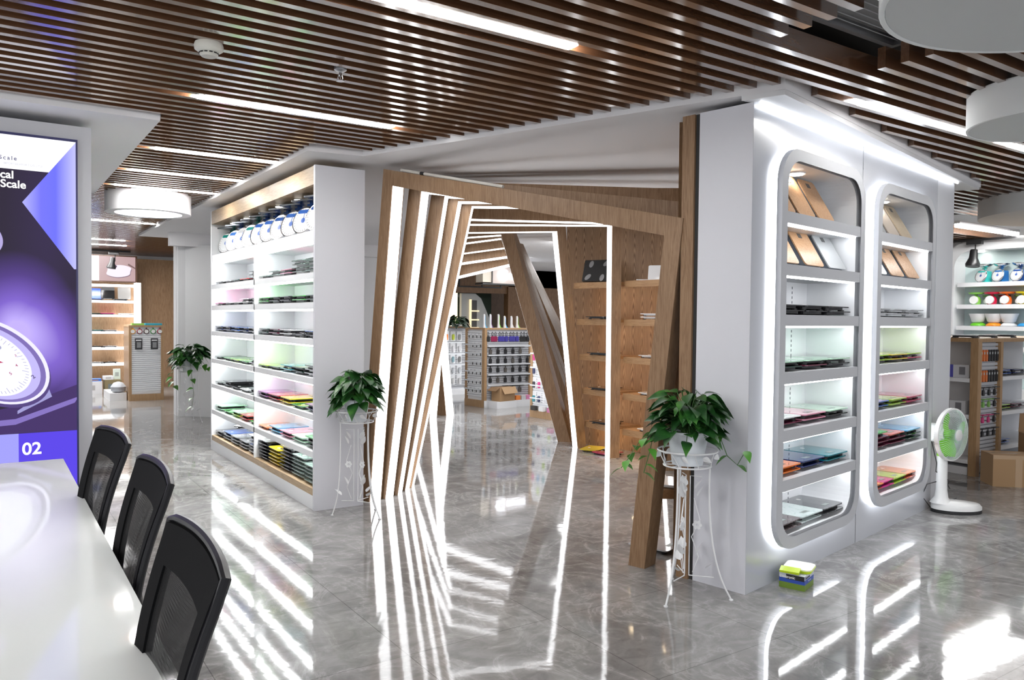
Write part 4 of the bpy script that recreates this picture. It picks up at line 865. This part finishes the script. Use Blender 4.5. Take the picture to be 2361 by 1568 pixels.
# centre gondola: long front faces the camera side, end panel faces left
G1=basis(gondola('long slatwall gondola in the middle behind the portal, luggage scales on top row','' or (7.165,11.47,0),math.atan2(-.02,.97),.98,.5,1.385,SLG,WHITE,(1.06,.90,.74,.56,.38)))
for i,c in enumerate([BK,MRN,MRN,BLU,BLU,BLU,BLU,BLU,BLU,BK,BK,BK]):
    nm_='black' if c is BK else ('maroon' if c is MRN else 'blue')
    peg(G1,'luggage',c,.075+.075*i+(.03 if i in(1,3,6,9) else 0)*.4,1.27,'%s luggage scale, %s from left on the top hook row, middle gondola'%(nm_,ORD[i]),'luggage scales on the middle gondola',s=1.25)
for r,(z,n) in enumerate(((1.055,5),(.895,6),(.735,6),(.555,6),(.375,5))):
    for i in range(n):
        if r==4 and i<2: continue
        peg(G1,'hook',BK if (r+i)%4 else (.10,.09,.08),.12+.155*i,z,'dark hanging scale, %s from left in the %s hook row, middle gondola'%(ORD[i],ORD[r+1]),'hanging scales on the middle gondola',s=1.15)
G2=basis(gondola('oak framed white slatwall end of the middle gondola','' or (7.10,12.02,0),math.atan2(-.53,.065),.53,.06,1.385,SLATW,None,(1.08,.93,.78,.61,.45,.30)))
for r,(z,n) in enumerate(((1.27,4),(1.11,3),(.96,3),(.80,3),(.63,4),(.47,4),(.32,4))):
    for i in range(n):
        peg(G2,'strip',BK,.105+.11*i+(.11 if n==3 else 0)*1.0,z+.02,'clear pack, %s from left in %s row, white slatwall end'%(ORD[i],ORD[r]) ,'clear packs on the white slatwall end','pack',s=.82)
# right gondola facing left
G3=basis(gondola('oak edged gondola of colourful packs at the right behind the portal','' or (7.155,10.08,0),math.atan2(-.98,.06),.82,.5,1.37,SLATW,None,(1.0,.78,.5,.30)))
CC=[(.8,.82,.84),(.05,.30,.36),(.62,.03,.22),(.4,.6,.1),(.03,.04,.12),(.05,.25,.5),(.03,.03,.04)]
CN=['white','teal','magenta','green','navy','blue','black']
for r,z in enumerate((1.26,1.05,.84,.62,.40)):
    for i in range(6):
        q=(i*3+r*2)%7; peg(G3,'pack',CC[q],.09+.128*i,z,'%s pack, %s from left in the %s row, right gondola'%(CN[q],ORD[i],ORD[r]),'packs on the right gondola','pack',s=1.15)
for i in range(3):
    b_=MB(); b_.bx(-.05,.05,-.06,.0,0,.07); tag(b_.build('small_carton',[DARK,mat('carton_white',(.7,.7,.7),.5),mat('carton_pink',(.5,.15,.3),.5)][i]),'small carton, %s from left on the base of the right gondola'%ORD[i],'box','cartons on the right gondola base'); o=bpy.data.objects[-1] if False else None
for i,o in enumerate([q for q in bpy.data.objects if q.name.startswith('small_carton')]): o.location=at(G3,.15+.2*i,-.01,.121); o.rotation_euler=(0,0,G3.rotation_euler.z)
# left rear gondola
G4=basis(gondola('rear slatwall gondola behind the left portal legs with a dark plant on top','' or (6.95,13.62,0),.10,1.25,.5,1.385,SLG,WHITE,(1.05,.82,.60,.40)))
gc_=[[(.25,.6,.1),(.9,.25,.05),(.55,.65,.05),(.3,.3,.3)],[(.6,.6,.62)]*4,[(.2,.2,.22),(.2,.2,.22),(.25,.4,.45),(.2,.2,.2)],[(.5,.52,.55)]*4,[(.15,.55,.1),(.1,.5,.15),(.6,.6,.6),(.6,.6,.6)]]
gn=[['green','orange','yellow green','grey'],['grey']*4,['dark','dark','sea blue','dark'],['silver']*4,['green','green','white','white']]
for r,z in enumerate((1.29,1.06,.84,.62,.41)):
    for i in range(4): peg(G4,'pack',gc_[r][i],.55+.16*i,z,'%s product pack, %s from left in the %s row, rear gondola'%(gn[r][i],ORD[i],ORD[r]),'packs on the rear gondola','pack',s=1.35)
# wand shaped metal scales standing on the middle gondola
wc=[(.10,.50,.85),(.25,.15,.35),(.25,.65,.05),(.10,.45,.85),(.75,.76,.78),(.35,.65,.15)]; wn_=['sky blue','purple','lime','blue','all white','pale green']
for i,x in enumerate((7.255,7.385,7.555,7.685,7.83,7.955)):
    h=.245 if i<3 else .215
    t=thing('upright_hand_scale','tall white and %s hand scale standing upright on the middle gondola'%wn_[i],'scale',(x,11.62,1.3855),0,'upright hand scales on the gondola')
    MB().prism([(-.022,0,0),(.03,0,0),(.008,0,.07),(.010,0,h-.02),(.0,0,h),(-.014,0,h-.01),(-.014,0,.08)],(0,.03,0)).build('white_shell', mat('wand_white',(.85,.86,.88),.35), t)
    MB().prism([(.031,0.004,0),(.075,.004,0),(.045,.004,.02),(.020,.004,.07),(.019,.004,h-.04),(.0105,.004,h-.02),(.009,.004,.07)],(0,.026,0)).build('coloured_back', mat('wand_%d'%i,wc[i],.35), t)
t=thing('open_cardboard_box','open brown cardboard box on the plinth of the middle gondola','box',(7.34,11.33,.0),.15)
MB().bx(-.03,.32,-.11,.11,.121,.36).build('carton', CARD, t)
MB().prism([(-.0,-.112,.37),(.325,-.112,.37),(.335,-.17,.26),(.03,-.17,.25)],(0,.006,.0)).build('front_flap', mat('cardboard_light',(.48,.31,.17),.85), t)
MB().prism([(-.03,-.11,.36),(-.03,.11,.36),(-.12,.12,.30),(-.12,-.10,.30)],(0,0,.006)).build('side_flap', CARDI, t)
MB().bx(-.01,.30,-.09,.09,.3602,.363).build('inside', CARDI, t)
MB().bx(-.10,.36,-.115,.115,0,.12).build('plinth_extension', WHITE, t)
for i,(x,c_) in enumerate(((7.78,(.8,.25,.05)),(7.9,(.6,.6,.62)),(8.0,(.7,.25,.45)),(8.09,(.35,.05,.08)))):
    o=MB().bx(-.045,.045,-.04,.04,.0,.075).build('small_carton',mat('small_carton_%d'%i,c_,.5)); tag(o,'small %s carton lying on the plinth of the middle gondola'%['orange','grey','pink','dark red'][i],'box','cartons on the middle gondola plinth'); o.location=(x,11.36,.1205)
o=MB().bx(-.0,.46,-.09,.05,0,.12).build('plinth_step',WHITE); tag(o,'white plinth step in front of the middle gondola','plinth'); o.location=(7.70,11.40,0)
plant('dark leafy plant on top of the rear gondola',(7.93,13.75,1.386),.26,.20,[],31,(.08,.06,.05),70,1.5,green=mat('leaf_dark',(.008,.02,.01),.5))
# lit sign box
SG=thing('lit_sign_box','hanging sign box with glowing white letter over the middle gondola','sign',(9.2,14.0,2.3))
MB().bx(-.28,.75,0,.3,0,.36).build('sign_face', mat('sign_beige',(.42,.36,.33),.6), SG)
MB().bx(-.50,-.29,0.02,.3,0.02,.36).build('sign_side', mat('sign_side',(.50,.45,.38),.6), SG)
m=MB(); m.bx(-.52,.76,-.01,.31,-.03,0.0); m.bx(-.29,-.27,-.01,.0,0,.36); m.bx(-.52,.76,-.01,.31,.36,.38); m.build('sign_frame', BLACK, SG)
m=MB(); pts=[(.0+.12*math.cos(a)*1.0,-.02,.18+.095*math.sin(a)) for a in [math.radians(45+k*15) for k in range(19)]]; m.tube(pts,.035,8); m.bx(.14,.62,-.03,-.005,.10,.22); m.build('glowing_lettering', mat('sign_glow',(1,1,1),.5,emit=3.5,ecol=(.85,.9,1)), SG)
for x in (-.4,.6): MB().bx(x-.01,x+.01,.14,.16,.38,1.0).build('hanger_rod', BLACK, SG)
# glazed office front behind the gondolas
MB().bx(8.9,11.0,16.55,16.6,2.18,2.36).build('trim_8', OAKD, None, False, 'structure')
struct('wall_panel', MB().bx(11.0,13.0,16.5,16.7,0,3.3), OAKD)
struct('trim_9', MB().bx(6.5,13.0,16.5,16.7,2.36,3.3), OAKD)
m=MB().bx(8.9,9.78,16.95,17.0,.3,2.18); m.build('window_1', mat('cream_lit',(.9,.8,.6),.6,emit=1.3,ecol=(1,.85,.60)), None, False, 'structure')
t=thing('office_screen_wall','grey curved arch partition behind the gondolas','partition',(10.2,16.75,0))
P=[(-.42,0),(.62,0),(.60,1.1),(.45,1.45),(.28,1.8),(.15,2.05),(-.02,2.17),(-.42,2.17)]; MB().prism([(x,0,z) for x,z in P],(0,.1,0)).build('arch_panel', mat('arch_grey',(.42,.43,.42),.6), t)
MB().bx(-.16,.02,-.01,-.002,1.25,2.0).build('dark_recess', mat('recess_dark',(.05,.05,.05),.5), t)
for z in (1.3,1.5,1.72): MB().bx(-.16,.06,-.06,-.011,z,z+.03).build('shelf', mat('lit_shelf',(.8,.65,.4),.5,emit=.8,ecol=(1,.8,.5)), t)
MB().bx(-.20,-.165,-.06,-.002,1.25,2.02).build('edge_light', mat('lit_shelf'), t)
MB().bx(9.0,11.0,17.3,17.35,0,2.2).build('window_2', mat('dark_glass',(.055,.075,.06),.08), None, False, 'structure')
t=thing('black_display_rack','black framed mesh rack hanging left of the lit sign','rack',(9.4,15.2,2.25))
m=MB(); m.bx(-.6,.55,0,.03,.0,.03).bx(-.6,.55,0,.03,.36,.39).bx(-.6,-.57,0,.03,.03,.36).bx(.0,.03,0,.03,.03,.36).bx(.52,.55,0,.03,.03,.36); m.bx(-.5,-.48,0,.02,.39,1.05).bx(.45,.47,0,.02,.39,1.05); m.build('frame', BLACK, t)
m=MB()
for i in range(28): m.bx(-.56+.04*i,-.556+.04*i,.012,.018,.03,.36)
m.build('mesh_bars', BLACK, t)
# ================================================================ FAR LEFT
G5=basis(gondola('small oak framed gondola with white slatwall and timers, far left','' or (2.125,15.42,0),-.04,.575,.9,1.365,SLATW,None,(),.045))
MB().bx(0,.02,.041,.9,.12,1.33).build('side_panel', OAK, G5)
tcx=[((.85,.40,.03),'orange'),((.25,.02,.04),'dark red'),((.06,.02,.02),'brown'),((.05,.25,.06),'green'),((.30,.02,.05),'crimson')]
for i,(c_,n_) in enumerate(tcx): peg(G5,'timer',c_,.065+.112*i,1.31,'%s hanging timer on the far left slatwall gondola'%n_,'timers on the far left gondola','timer',y=.0,s=1.25)
for i in range(2):
    t=thing('blister_pack','black blister pack, %s one on the far left slatwall gondola'%['left','right'][i],'pack',at(G5,.16+.26*i,.0,.93),G5.rotation_euler.z,'blister packs on the far left gondola')
    MB().bx(-.06,.06,0,.006,0,.20).build('card', mat('pack_black',(.03,.03,.035),.4), t); MB().bx(-.03,.035,-.02,0,.03,.13).build('product', mat('pack_grey',(.25,.26,.27),.4), t); MB().bx(-.045,.045,-.001,0,.155,.175).build('printed_label', PK, t)
for i,(c_,x,w_,n_) in enumerate((((.02,.35,.5),.28,.28,'blue'),((.25,.55,.1),.06,.2,'green'))):
    o=MB().bx(0,w_,.05,.2,0,.035).build('flat_package',mat('flat_%d'%i,c_,.4)); tag(o,'flat %s package lying on top of the far left gondola'%n_,'package'); o.location=at(G5,x,0,1.366)
t=thing('floor_drawer','low white open drawer with grey bag beside the far left gondola','drawer',(1.98,15.9,0)); MB().bx(-.14,.13,-.3,.6,0,.14).build('drawer_box', WHITE, t)
MB().lathe([(.02,.14),(.12,.16),(.13,.24),(.08,.31),(.02,.33)],c=(.02,-.1,0),n=14,sy=1.3).build('grey_bag', mat('bag_grey',(.35,.37,.4),.6), t, True)
# lit wall shelf far left
WS=thing('lit_wall_shelf','oak backed wall shelf with glowing white shelves, far left','shelf',(1.7,17.75,0)); o_=WS.location
MB(o_).bx(.7,2.66,18.02,18.1,0,2.22).build('back_panel', OAK, WS)
LS=mat('lit_white_edge',(1,1,1),.5,emit=1.7,ecol=(1,1,1))
for z in (2.17,1.84,1.55,1.21,.885,.56): MB(o_).bx(.7,2.58,17.72,18.02,z-.045,z).build('glowing_shelf', LS, WS)
MB(o_).bx(2.58,2.67,17.70,18.02,0,2.215).build('glowing_post', LS, WS)
k=0
for z,ps in ((1.84,[(1.85,'navy'),(2.3,'grey marble')]),(1.55,[(1.8,'dark green'),(2.05,'magenta'),(2.4,'white')]),(1.21,[(1.85,'teal'),(2.1,'silver')]),(.885,[(1.85,'black'),(2.1,'silver')]),(.56,[(1.85,'silver'),(2.1,'black')])):
    for x,c_ in ps: gscale('%s scale on the far left glowing shelf, %s shelf from the top'%(c_,ORD[{1.84:1,1.55:2,1.21:3,.885:4,.56:5}[z]]),c_,(x,17.87,z+.001),0,.29,'dark' if c_!='white' else 'light')
for i,(x,m_,n_) in enumerate(((1.83,mat('glass_blue2',(.02,.10,.5),.1),'blue'),(2.08,mat('glass_black'),'black'),(2.38,mat('glass_greige',(.30,.29,.28),.2),'grey'))): upright('%s scale standing upright on the far left glowing shelf'%n_,m_,[],(x,17.86,1.8715 if x>2 else 1.842),0,12,.24,.24)
# picture above it
WP=thing('lit_wall_poster','lit pink poster of a white scale on the far left wall','poster',(2.1,17.70,2.2)); o_=WP.location
MB(o_).bx(.7,2.60,17.70,17.74,2.215,2.76).build('frame', mat('poster_frame_brown',(.10,.05,.03),.4), WP)
MB(o_).bx(.75,1.90,17.695,17.6995,2.235,2.735).build('white_half', mat('poster_blank',(0,0,0),.5,emit=1.1,ecol=(1,.99,.98)), WP)
MB(o_).bx(1.90,2.565,17.695,17.6995,2.235,2.735).build('pink_half', mat('poster_pink',(0,0,0),.5,emit=.75,ecol=(.62,.42,.43)), WP)
yy=17.6945
P=[(2.26+.235*math.cos(a)*(1+.10*math.cos(4*a)*-1)+.03*math.sin(a),2.44+.125*math.sin(a)) for a in [k*PI/16 for k in range(32)]]
MB(o_).prism([(x+.008,yy,z-.014) for x,z in P],(0,.0003,0)).build('picture_scale_edge', mat('poster_mauve2',(0,0,0),.5,emit=.5,ecol=(.35,.2,.3)), WP)
MB(o_).prism([(x,yy-.0006,z) for x,z in P],(0,.0004,0)).build('picture_scale', mat('poster_scale',(0,0,0),.5,emit=.95,ecol=(.85,.78,.90)), WP)
MB(o_).prism([(x,yy-.0012,z) for x,z in ell(2.17,2.535,.055,.035,-.1,20)],(0,.0004,0)).build('picture_display', mat('poster_purple',(0,0,0),.5,emit=.5,ecol=(.20,.08,.22)), WP)
MB(o_).prism([(2.44,yy-.001,2.60),(2.56,yy-.001,2.52),(2.565,yy-.001,2.49),(2.42,yy-.001,2.57)],(0,.0004,0)).build('picture_stem', mat('poster_stem',(0,0,0),.5,emit=.5,ecol=(.35,.2,.2)), WP)
# wood wall beside it and the white strip above
struct('wall_wood', MB().bx(2.68,3.5,18.2,18.9,0,2.74), OAK)
# boxes under the wall shelf
bxs=[('stack of flat white cartons on the floor, far left',(.62,.62,.64),(1.64,17.3,0),(.5,.3,.24)),('printed picture carton on the floor, far left',(.20,.16,.08),(2.08,17.25,0),(.30,.25,.27)),('white carton lying on top of the picture carton, far left',(.68,.69,.71),(2.0,17.25,.271),(.17,.22,.07)),('blue carton on the white carton stack, far left',(.03,.12,.42),(1.78,17.3,.241),(.2,.2,.05)),('white and green carton leaning at the shelf, far left',(.60,.68,.60),(2.16,17.27,.271),(.12,.1,.2))]
for i,(l_,c_,p_,d_) in enumerate(bxs):
    t=thing('carton',l_,'box',p_); MB().box((0,0,d_[2]/2),d_).build('carton_body',mat('carton_%d'%i,c_,.6),t); MB().bx(-d_[0]*.3,d_[0]*.25,-d_[1]/2-.001,-d_[1]/2,d_[2]*.3,d_[2]*.7).build('printed_label',mat('print_%d'%i,tuple(.4*q+.1 for q in c_[::-1]),.6),t)
# track spots
def spot(label,loc,x0,x1,axis='x',L_=None,s=1.0,sp_off=0):
    t=thing('track_spotlight',label,'spotlight',loc)
    m=MB(); 
    if axis=='x': m.bx(x0,x1,-.02,.02,-.0,.035)
    else: m.bx(-.02,.02,x0,x1,-.0,.035)
    m.build('track', BLACK, t)
    MB().box((sp_off if axis=='x' else 0,sp_off if axis!='x' else 0,-.025),(.16*s,.06*s,.05) if axis=='x' else (.06*s,.16*s,.05)).build('adapter', BLACK, t)
    o=Vector((sp_off,0,0)) if axis=='x' else Vector((0,sp_off,0))
    MB().tube([o+Vector((.02,0,-.05)),o+Vector((.02,0,-.16*s)),o+Vector((.0,0,-.17*s))],.008*s,6).build('arm', BLACK, t)
    MB().lathe([(.035*s,.02),(.04*s,.0),(.045*s,-.08*s),(.075*s,-.15*s),(.07*s,-.18*s),(.05*s,-.175*s)],c=o+Vector((-.02,0,-.11*s)),n=20,ax=(.15,.0,1)).build('spot_head', mat('spot_black',(.01,.01,.011),.35), t, True)
spot('black track spotlight over the pink poster, far left',(2.12,17.3,2.795),-1.2,.30,'x',s=1.15)
# ================================================================ FAR RIGHT
spot('black track spotlight above the far right kitchen scales',(12.45,5.95,2.795),-4,1.2,'y',s=1.35,sp_off=-.02)
NW=thing('round_cornered_wall_niche','white wall niche full of colourful kitchen scales at far right','wall niche',(12.9,5.2,0)); o_=NW.location
def yz(w,h,r,n=6): return rrect(w,h,r,n)
cy,cz,w_,h_=4.75,1.62,3.1,2.10
O=[(cy+a,cz+b_) for a,b_ in yz(w_+.36,h_+.30,.42,8)]; I_=[(cy+a,cz+b_) for a,b_ in yz(w_,h_,.25,8)]; n=len(O)
V_=[(12.60,p[0],p[1]) for p in O]+[(12.60,p[0],p[1]) for p in I_]+[(12.68,p[0],p[1]) for p in O]+[(12.95,p[0],p[1]) for p in I_]; F=[]
for i in range(n):
    j=(i+1)%n; F+=[(i,j,n+j,n+i),(2*n+i,2*n+j,j,i),(n+i,n+j,3*n+j,3*n+i)]
MB(o_).add(V_,F).build('surround', mat('niche_white',(.78,.79,.81),.4), NW)
MB(o_).prism([(12.95,p[0],p[1]) for p in I_],(.04,0,0)).build('niche_back', mat('niche_back2',(.60,.72,.72),.4), NW)
MB(o_).bx(12.681,12.97,2.9,6.6,.0,2.80).build('wall_face', WALL, NW) if False else None
for z in (2.18,1.84,1.51,1.2): MB(o_).bx(12.62,12.949,3.25,6.26,z-.065,z).build('shelf', WHITE, NW)
for y in (4.4,5.2,6.0): q=MB(o_).lathe([(.05,2.655),(.05,2.66)],c=(12.8,y,0),n=16).build('downlight', mat('downlight_cool'), NW)
cl=[((.05,.55,.50),'turquoise',5.93),((.02,.16,.45),'blue',5.69),((.03,.10,.35),'navy',5.43),((.02,.10,.30),'dark blue',5.17)]
for c_,n_,y in cl: dial_scale('%s square dial scale with chrome bowl on the far right top shelf'%n_,c_,(12.78,y,2.181),-PI/2-.3,.86,'bowl','dial scales on the far right top shelf')
def round_scale(label,c_,loc,s=.80,z=1.0,cb=None):
    t=thing('round_kitchen_scale',label,'kitchen scale',loc,-PI/2,'round kitchen scales on the far right shelf'); m_=mat('gloss_%02x%02x%02x'%tuple(int(q*99) for q in c_),c_,.2,coat=.5)
    MB().lathe([(.07*s,0),(.085*s,.02*s),(.09*s,.08*s),(.07*s,.14*s),(.03*s,.165*s),(.025*s,.19*s)],n=24).build('body',m_,t,True)
    MB().lathe([(.025*s,.19*s),(.12*s,.20*s),(.14*s,.235*s),(.13*s,.235*s),(.1*s,.212*s),(.001,.208*s)],n=28).build('bowl',m_,t,True)
    MB().lathe([(.078*s,.0),(.078*s,.03*s)],c=(0,-.07*s,.085*s),n=24,ax=(0,-1,.15)).build('dial_face',mat('dial_white'),t)
for c_,n_,y in (((.25,.62,.10),'lime',6.03),((.62,.01,.06),'red',5.80),((.85,.16,.02),'orange',5.59),((.80,.66,.02),'yellow',5.36),((.2,.5,.1),'green',5.12)): round_scale('%s round dial scale with bowl, front row on the far right shelf'%n_,c_,(12.74,y,1.8405))
for c_,n_,y in (((.15,.45,.08),'grass green',5.93),((.30,.0,.03),'dark red',5.70),((.2,.48,.08),'olive green',5.48)): round_scale('%s round scale half hidden in the back row, far right shelf'%n_,c_,(12.88,y-.02,1.8405),.62)
for c_,n_,y in (((.15,.55,.03),'green',6.0),((.85,.28,.02),'orange',5.77),((.75,.76,.77),'white',5.56),((.02,.25,.55),'blue',5.33)):
    t=thing('bowl_scale','white bowl on a flat %s scale on the third far right shelf'%n_,'kitchen scale',(12.76,y,1.5105),0,'bowl scales on the far right shelf')
    MB().lathe([(.10,0),(.11,.01),(.10,.03),(.07,.05)],n=24).build('scale_base',mat('gl_'+n_,c_,.3),t,True)
    if n_!='blue': MB().lathe([(.06,.05),(.09,.07),(.115,.15),(.13,.19),(.123,.19),(.085,.08),(.001,.06)],n=28).build('bowl',mat('porcelain',(.82,.83,.84),.25),t,True)
# right kiosk
K=thing('island_display_kiosk','oak framed display kiosk with slatwall of pocket scales at far right','gondola',(8.27,3.88,0)); o_=K.location
MB(o_).bx(8.27,10.6,3.88,4.75,1.36,1.40).build('top_board', OAKG, K)
MB(o_).bx(8.265,8.34,3.875,3.95,0,1.36).build('post', OAKG, K); MB(o_).bx(8.74,8.79,3.875,3.95,0,1.36).build('post', OAKG, K); MB(o_).bx(8.265,8.32,4.70,4.75,0,1.36).build('post', OAKG, K)
MB(o_).bx(8.55,8.60,3.95,4.75,.1,1.36).build('divider_panel', WHITE, K); MB(o_).bx(8.35,8.74,3.93,3.96,.1,1.36).build('slat_backing', SLG, K)
m=MB(o_); z=.16
while z<1.33: m.bx(8.342,8.738,3.905,3.928,z,z+.028); z+=.040
m.build('slat_panel', SLG, K)
for z in (.16,.62,.99): MB(o_).bx(8.27,8.55,3.955,4.70,z-.04,z).build('shelf', WHITE, K)
for z in (.25,.62,.99): MB(o_).bx(8.79,10.55,3.93,4.45,z-.04,z).build('shelf', WHITE, K)
MB(o_).bx(8.79,10.6,4.45,4.5,0,1.36).build('back_panel', SLG, K)
MB(o_).bx(8.30,10.55,3.97,4.70,0,.08).build('plinth', WHITE, K)
kb=basis(thing('x','x y','z',(8.34,3.905,0))); 
for r,z in enumerate((1.30,1.09)):
    for i in range(7):
        c_=(.65,.16,.03) if i<3 else BK; peg(kb,'tool',c_,.030+.056*i,z,'%s pocket scale, %s from left in the %s hook row, right kiosk'%('orange' if i<3 else 'black',ORD[i],ORD[r]),'pocket scales on the right kiosk',y=-.001,s=.92)
for r,(z,c_,n_) in enumerate(((.90,BK,'black'),(.78,(.2,.45,.1),'green'),(.62,(.6,.05,.2),'pink'),(.48,BK,'dark'))):
    for i in range(3): peg(kb,'hook',c_ if i<2 else BK,.09+.12*i,z,'%s clip scale, %s from left, %s hook row of the right kiosk'%(n_ if i<2 else 'black',ORD[i],ORD[r+2]),'clip scales on the right kiosk',y=-.001,s=.8)
bpy.data.objects.remove(kb)
for i,(y,z,c_,n_) in enumerate(((4.12,.991,(.55,.57,.70),'blue and white'),(4.15,.621,(.55,.55,.52),'grey and white'))):
    t=thing('product_carton','%s carton on the left shelves of the right kiosk'%n_,'box',(8.37,y,z)); MB().bx(-.04,.04,-.13,.11,0,.13).build('carton_body',mat('kcarton%d'%i,(.68,.69,.72),.5),t); MB().bx(-.041,-.04,.03,.11,0,.13).build('printed_side',mat('kprint%d'%i,[(.10,.10,.45),(.15,.16,.15)][i],.5),t); MB().bx(-.0415,-.0405,-.09,-.03,.03,.11).build('printed_picture',mat('kpic',(.2,.2,.22),.5),t)
for i,(x,z,c_) in enumerate(((9.05,.991,'blue'),(9.45,.991,'navy'),(9.05,.621,'lime'),(9.4,.621,'maroon'),(9.05,.251,'blue'))): stack(c_,2,(x,4.12,z),0,'%%s scale, %%s of the %s stack on the kiosk shelves, far right'%ORD[i],.30,'dark',None)
for i,x in enumerate((8.42,8.82,9.25)): gscale('silver scale lying on the kiosk top, %s from the corner'%ORD[i],'silver' if i<2 else 'black',(x,4.08,1.401),.3,.26,'dark')
# cardboard boxes
t=thing('cardboard_box','taped brown cardboard box on the floor before the right kiosk','box',(8.20,3.51,0),math.atan2(-.69,.72))
MB().bx(-.225,.225,-.14,.14,0,.30).build('carton', CARD, t); m=MB(); m.bx(-.03,.03,-.1415,-.14,.0,.30).bx(-.225,.225,-.1412,-.14,.262,.30).bx(-.226,.226,-.05,.05,.3002,.3012); m.build('tape', TAPE, t)
t=thing('cardboard_box','larger open brown cardboard box behind the taped one','box',(8.70,3.37,0),math.atan2(-.69,.72))
MB().bx(-.23,.21,-.17,.17,0,.46).build('carton', CARD, t); MB().prism([(-.23,.17,.46),(.14,.17,.46),(.16,.22,.66),(-.20,.22,.64)],(0,.006,0)).build('back_flap', CARDI, t)
MB().prism([(.21,-.17,.46),(.21,.17,.46),(.30,.17,.58),(.30,-.17,.58)],(.006,0,0)).build('side_flap', mat('cardboard_light'), t); MB().bx(-.24+.012,.205,-.03,.03,.4602,.4612).build('tape', TAPE, t)
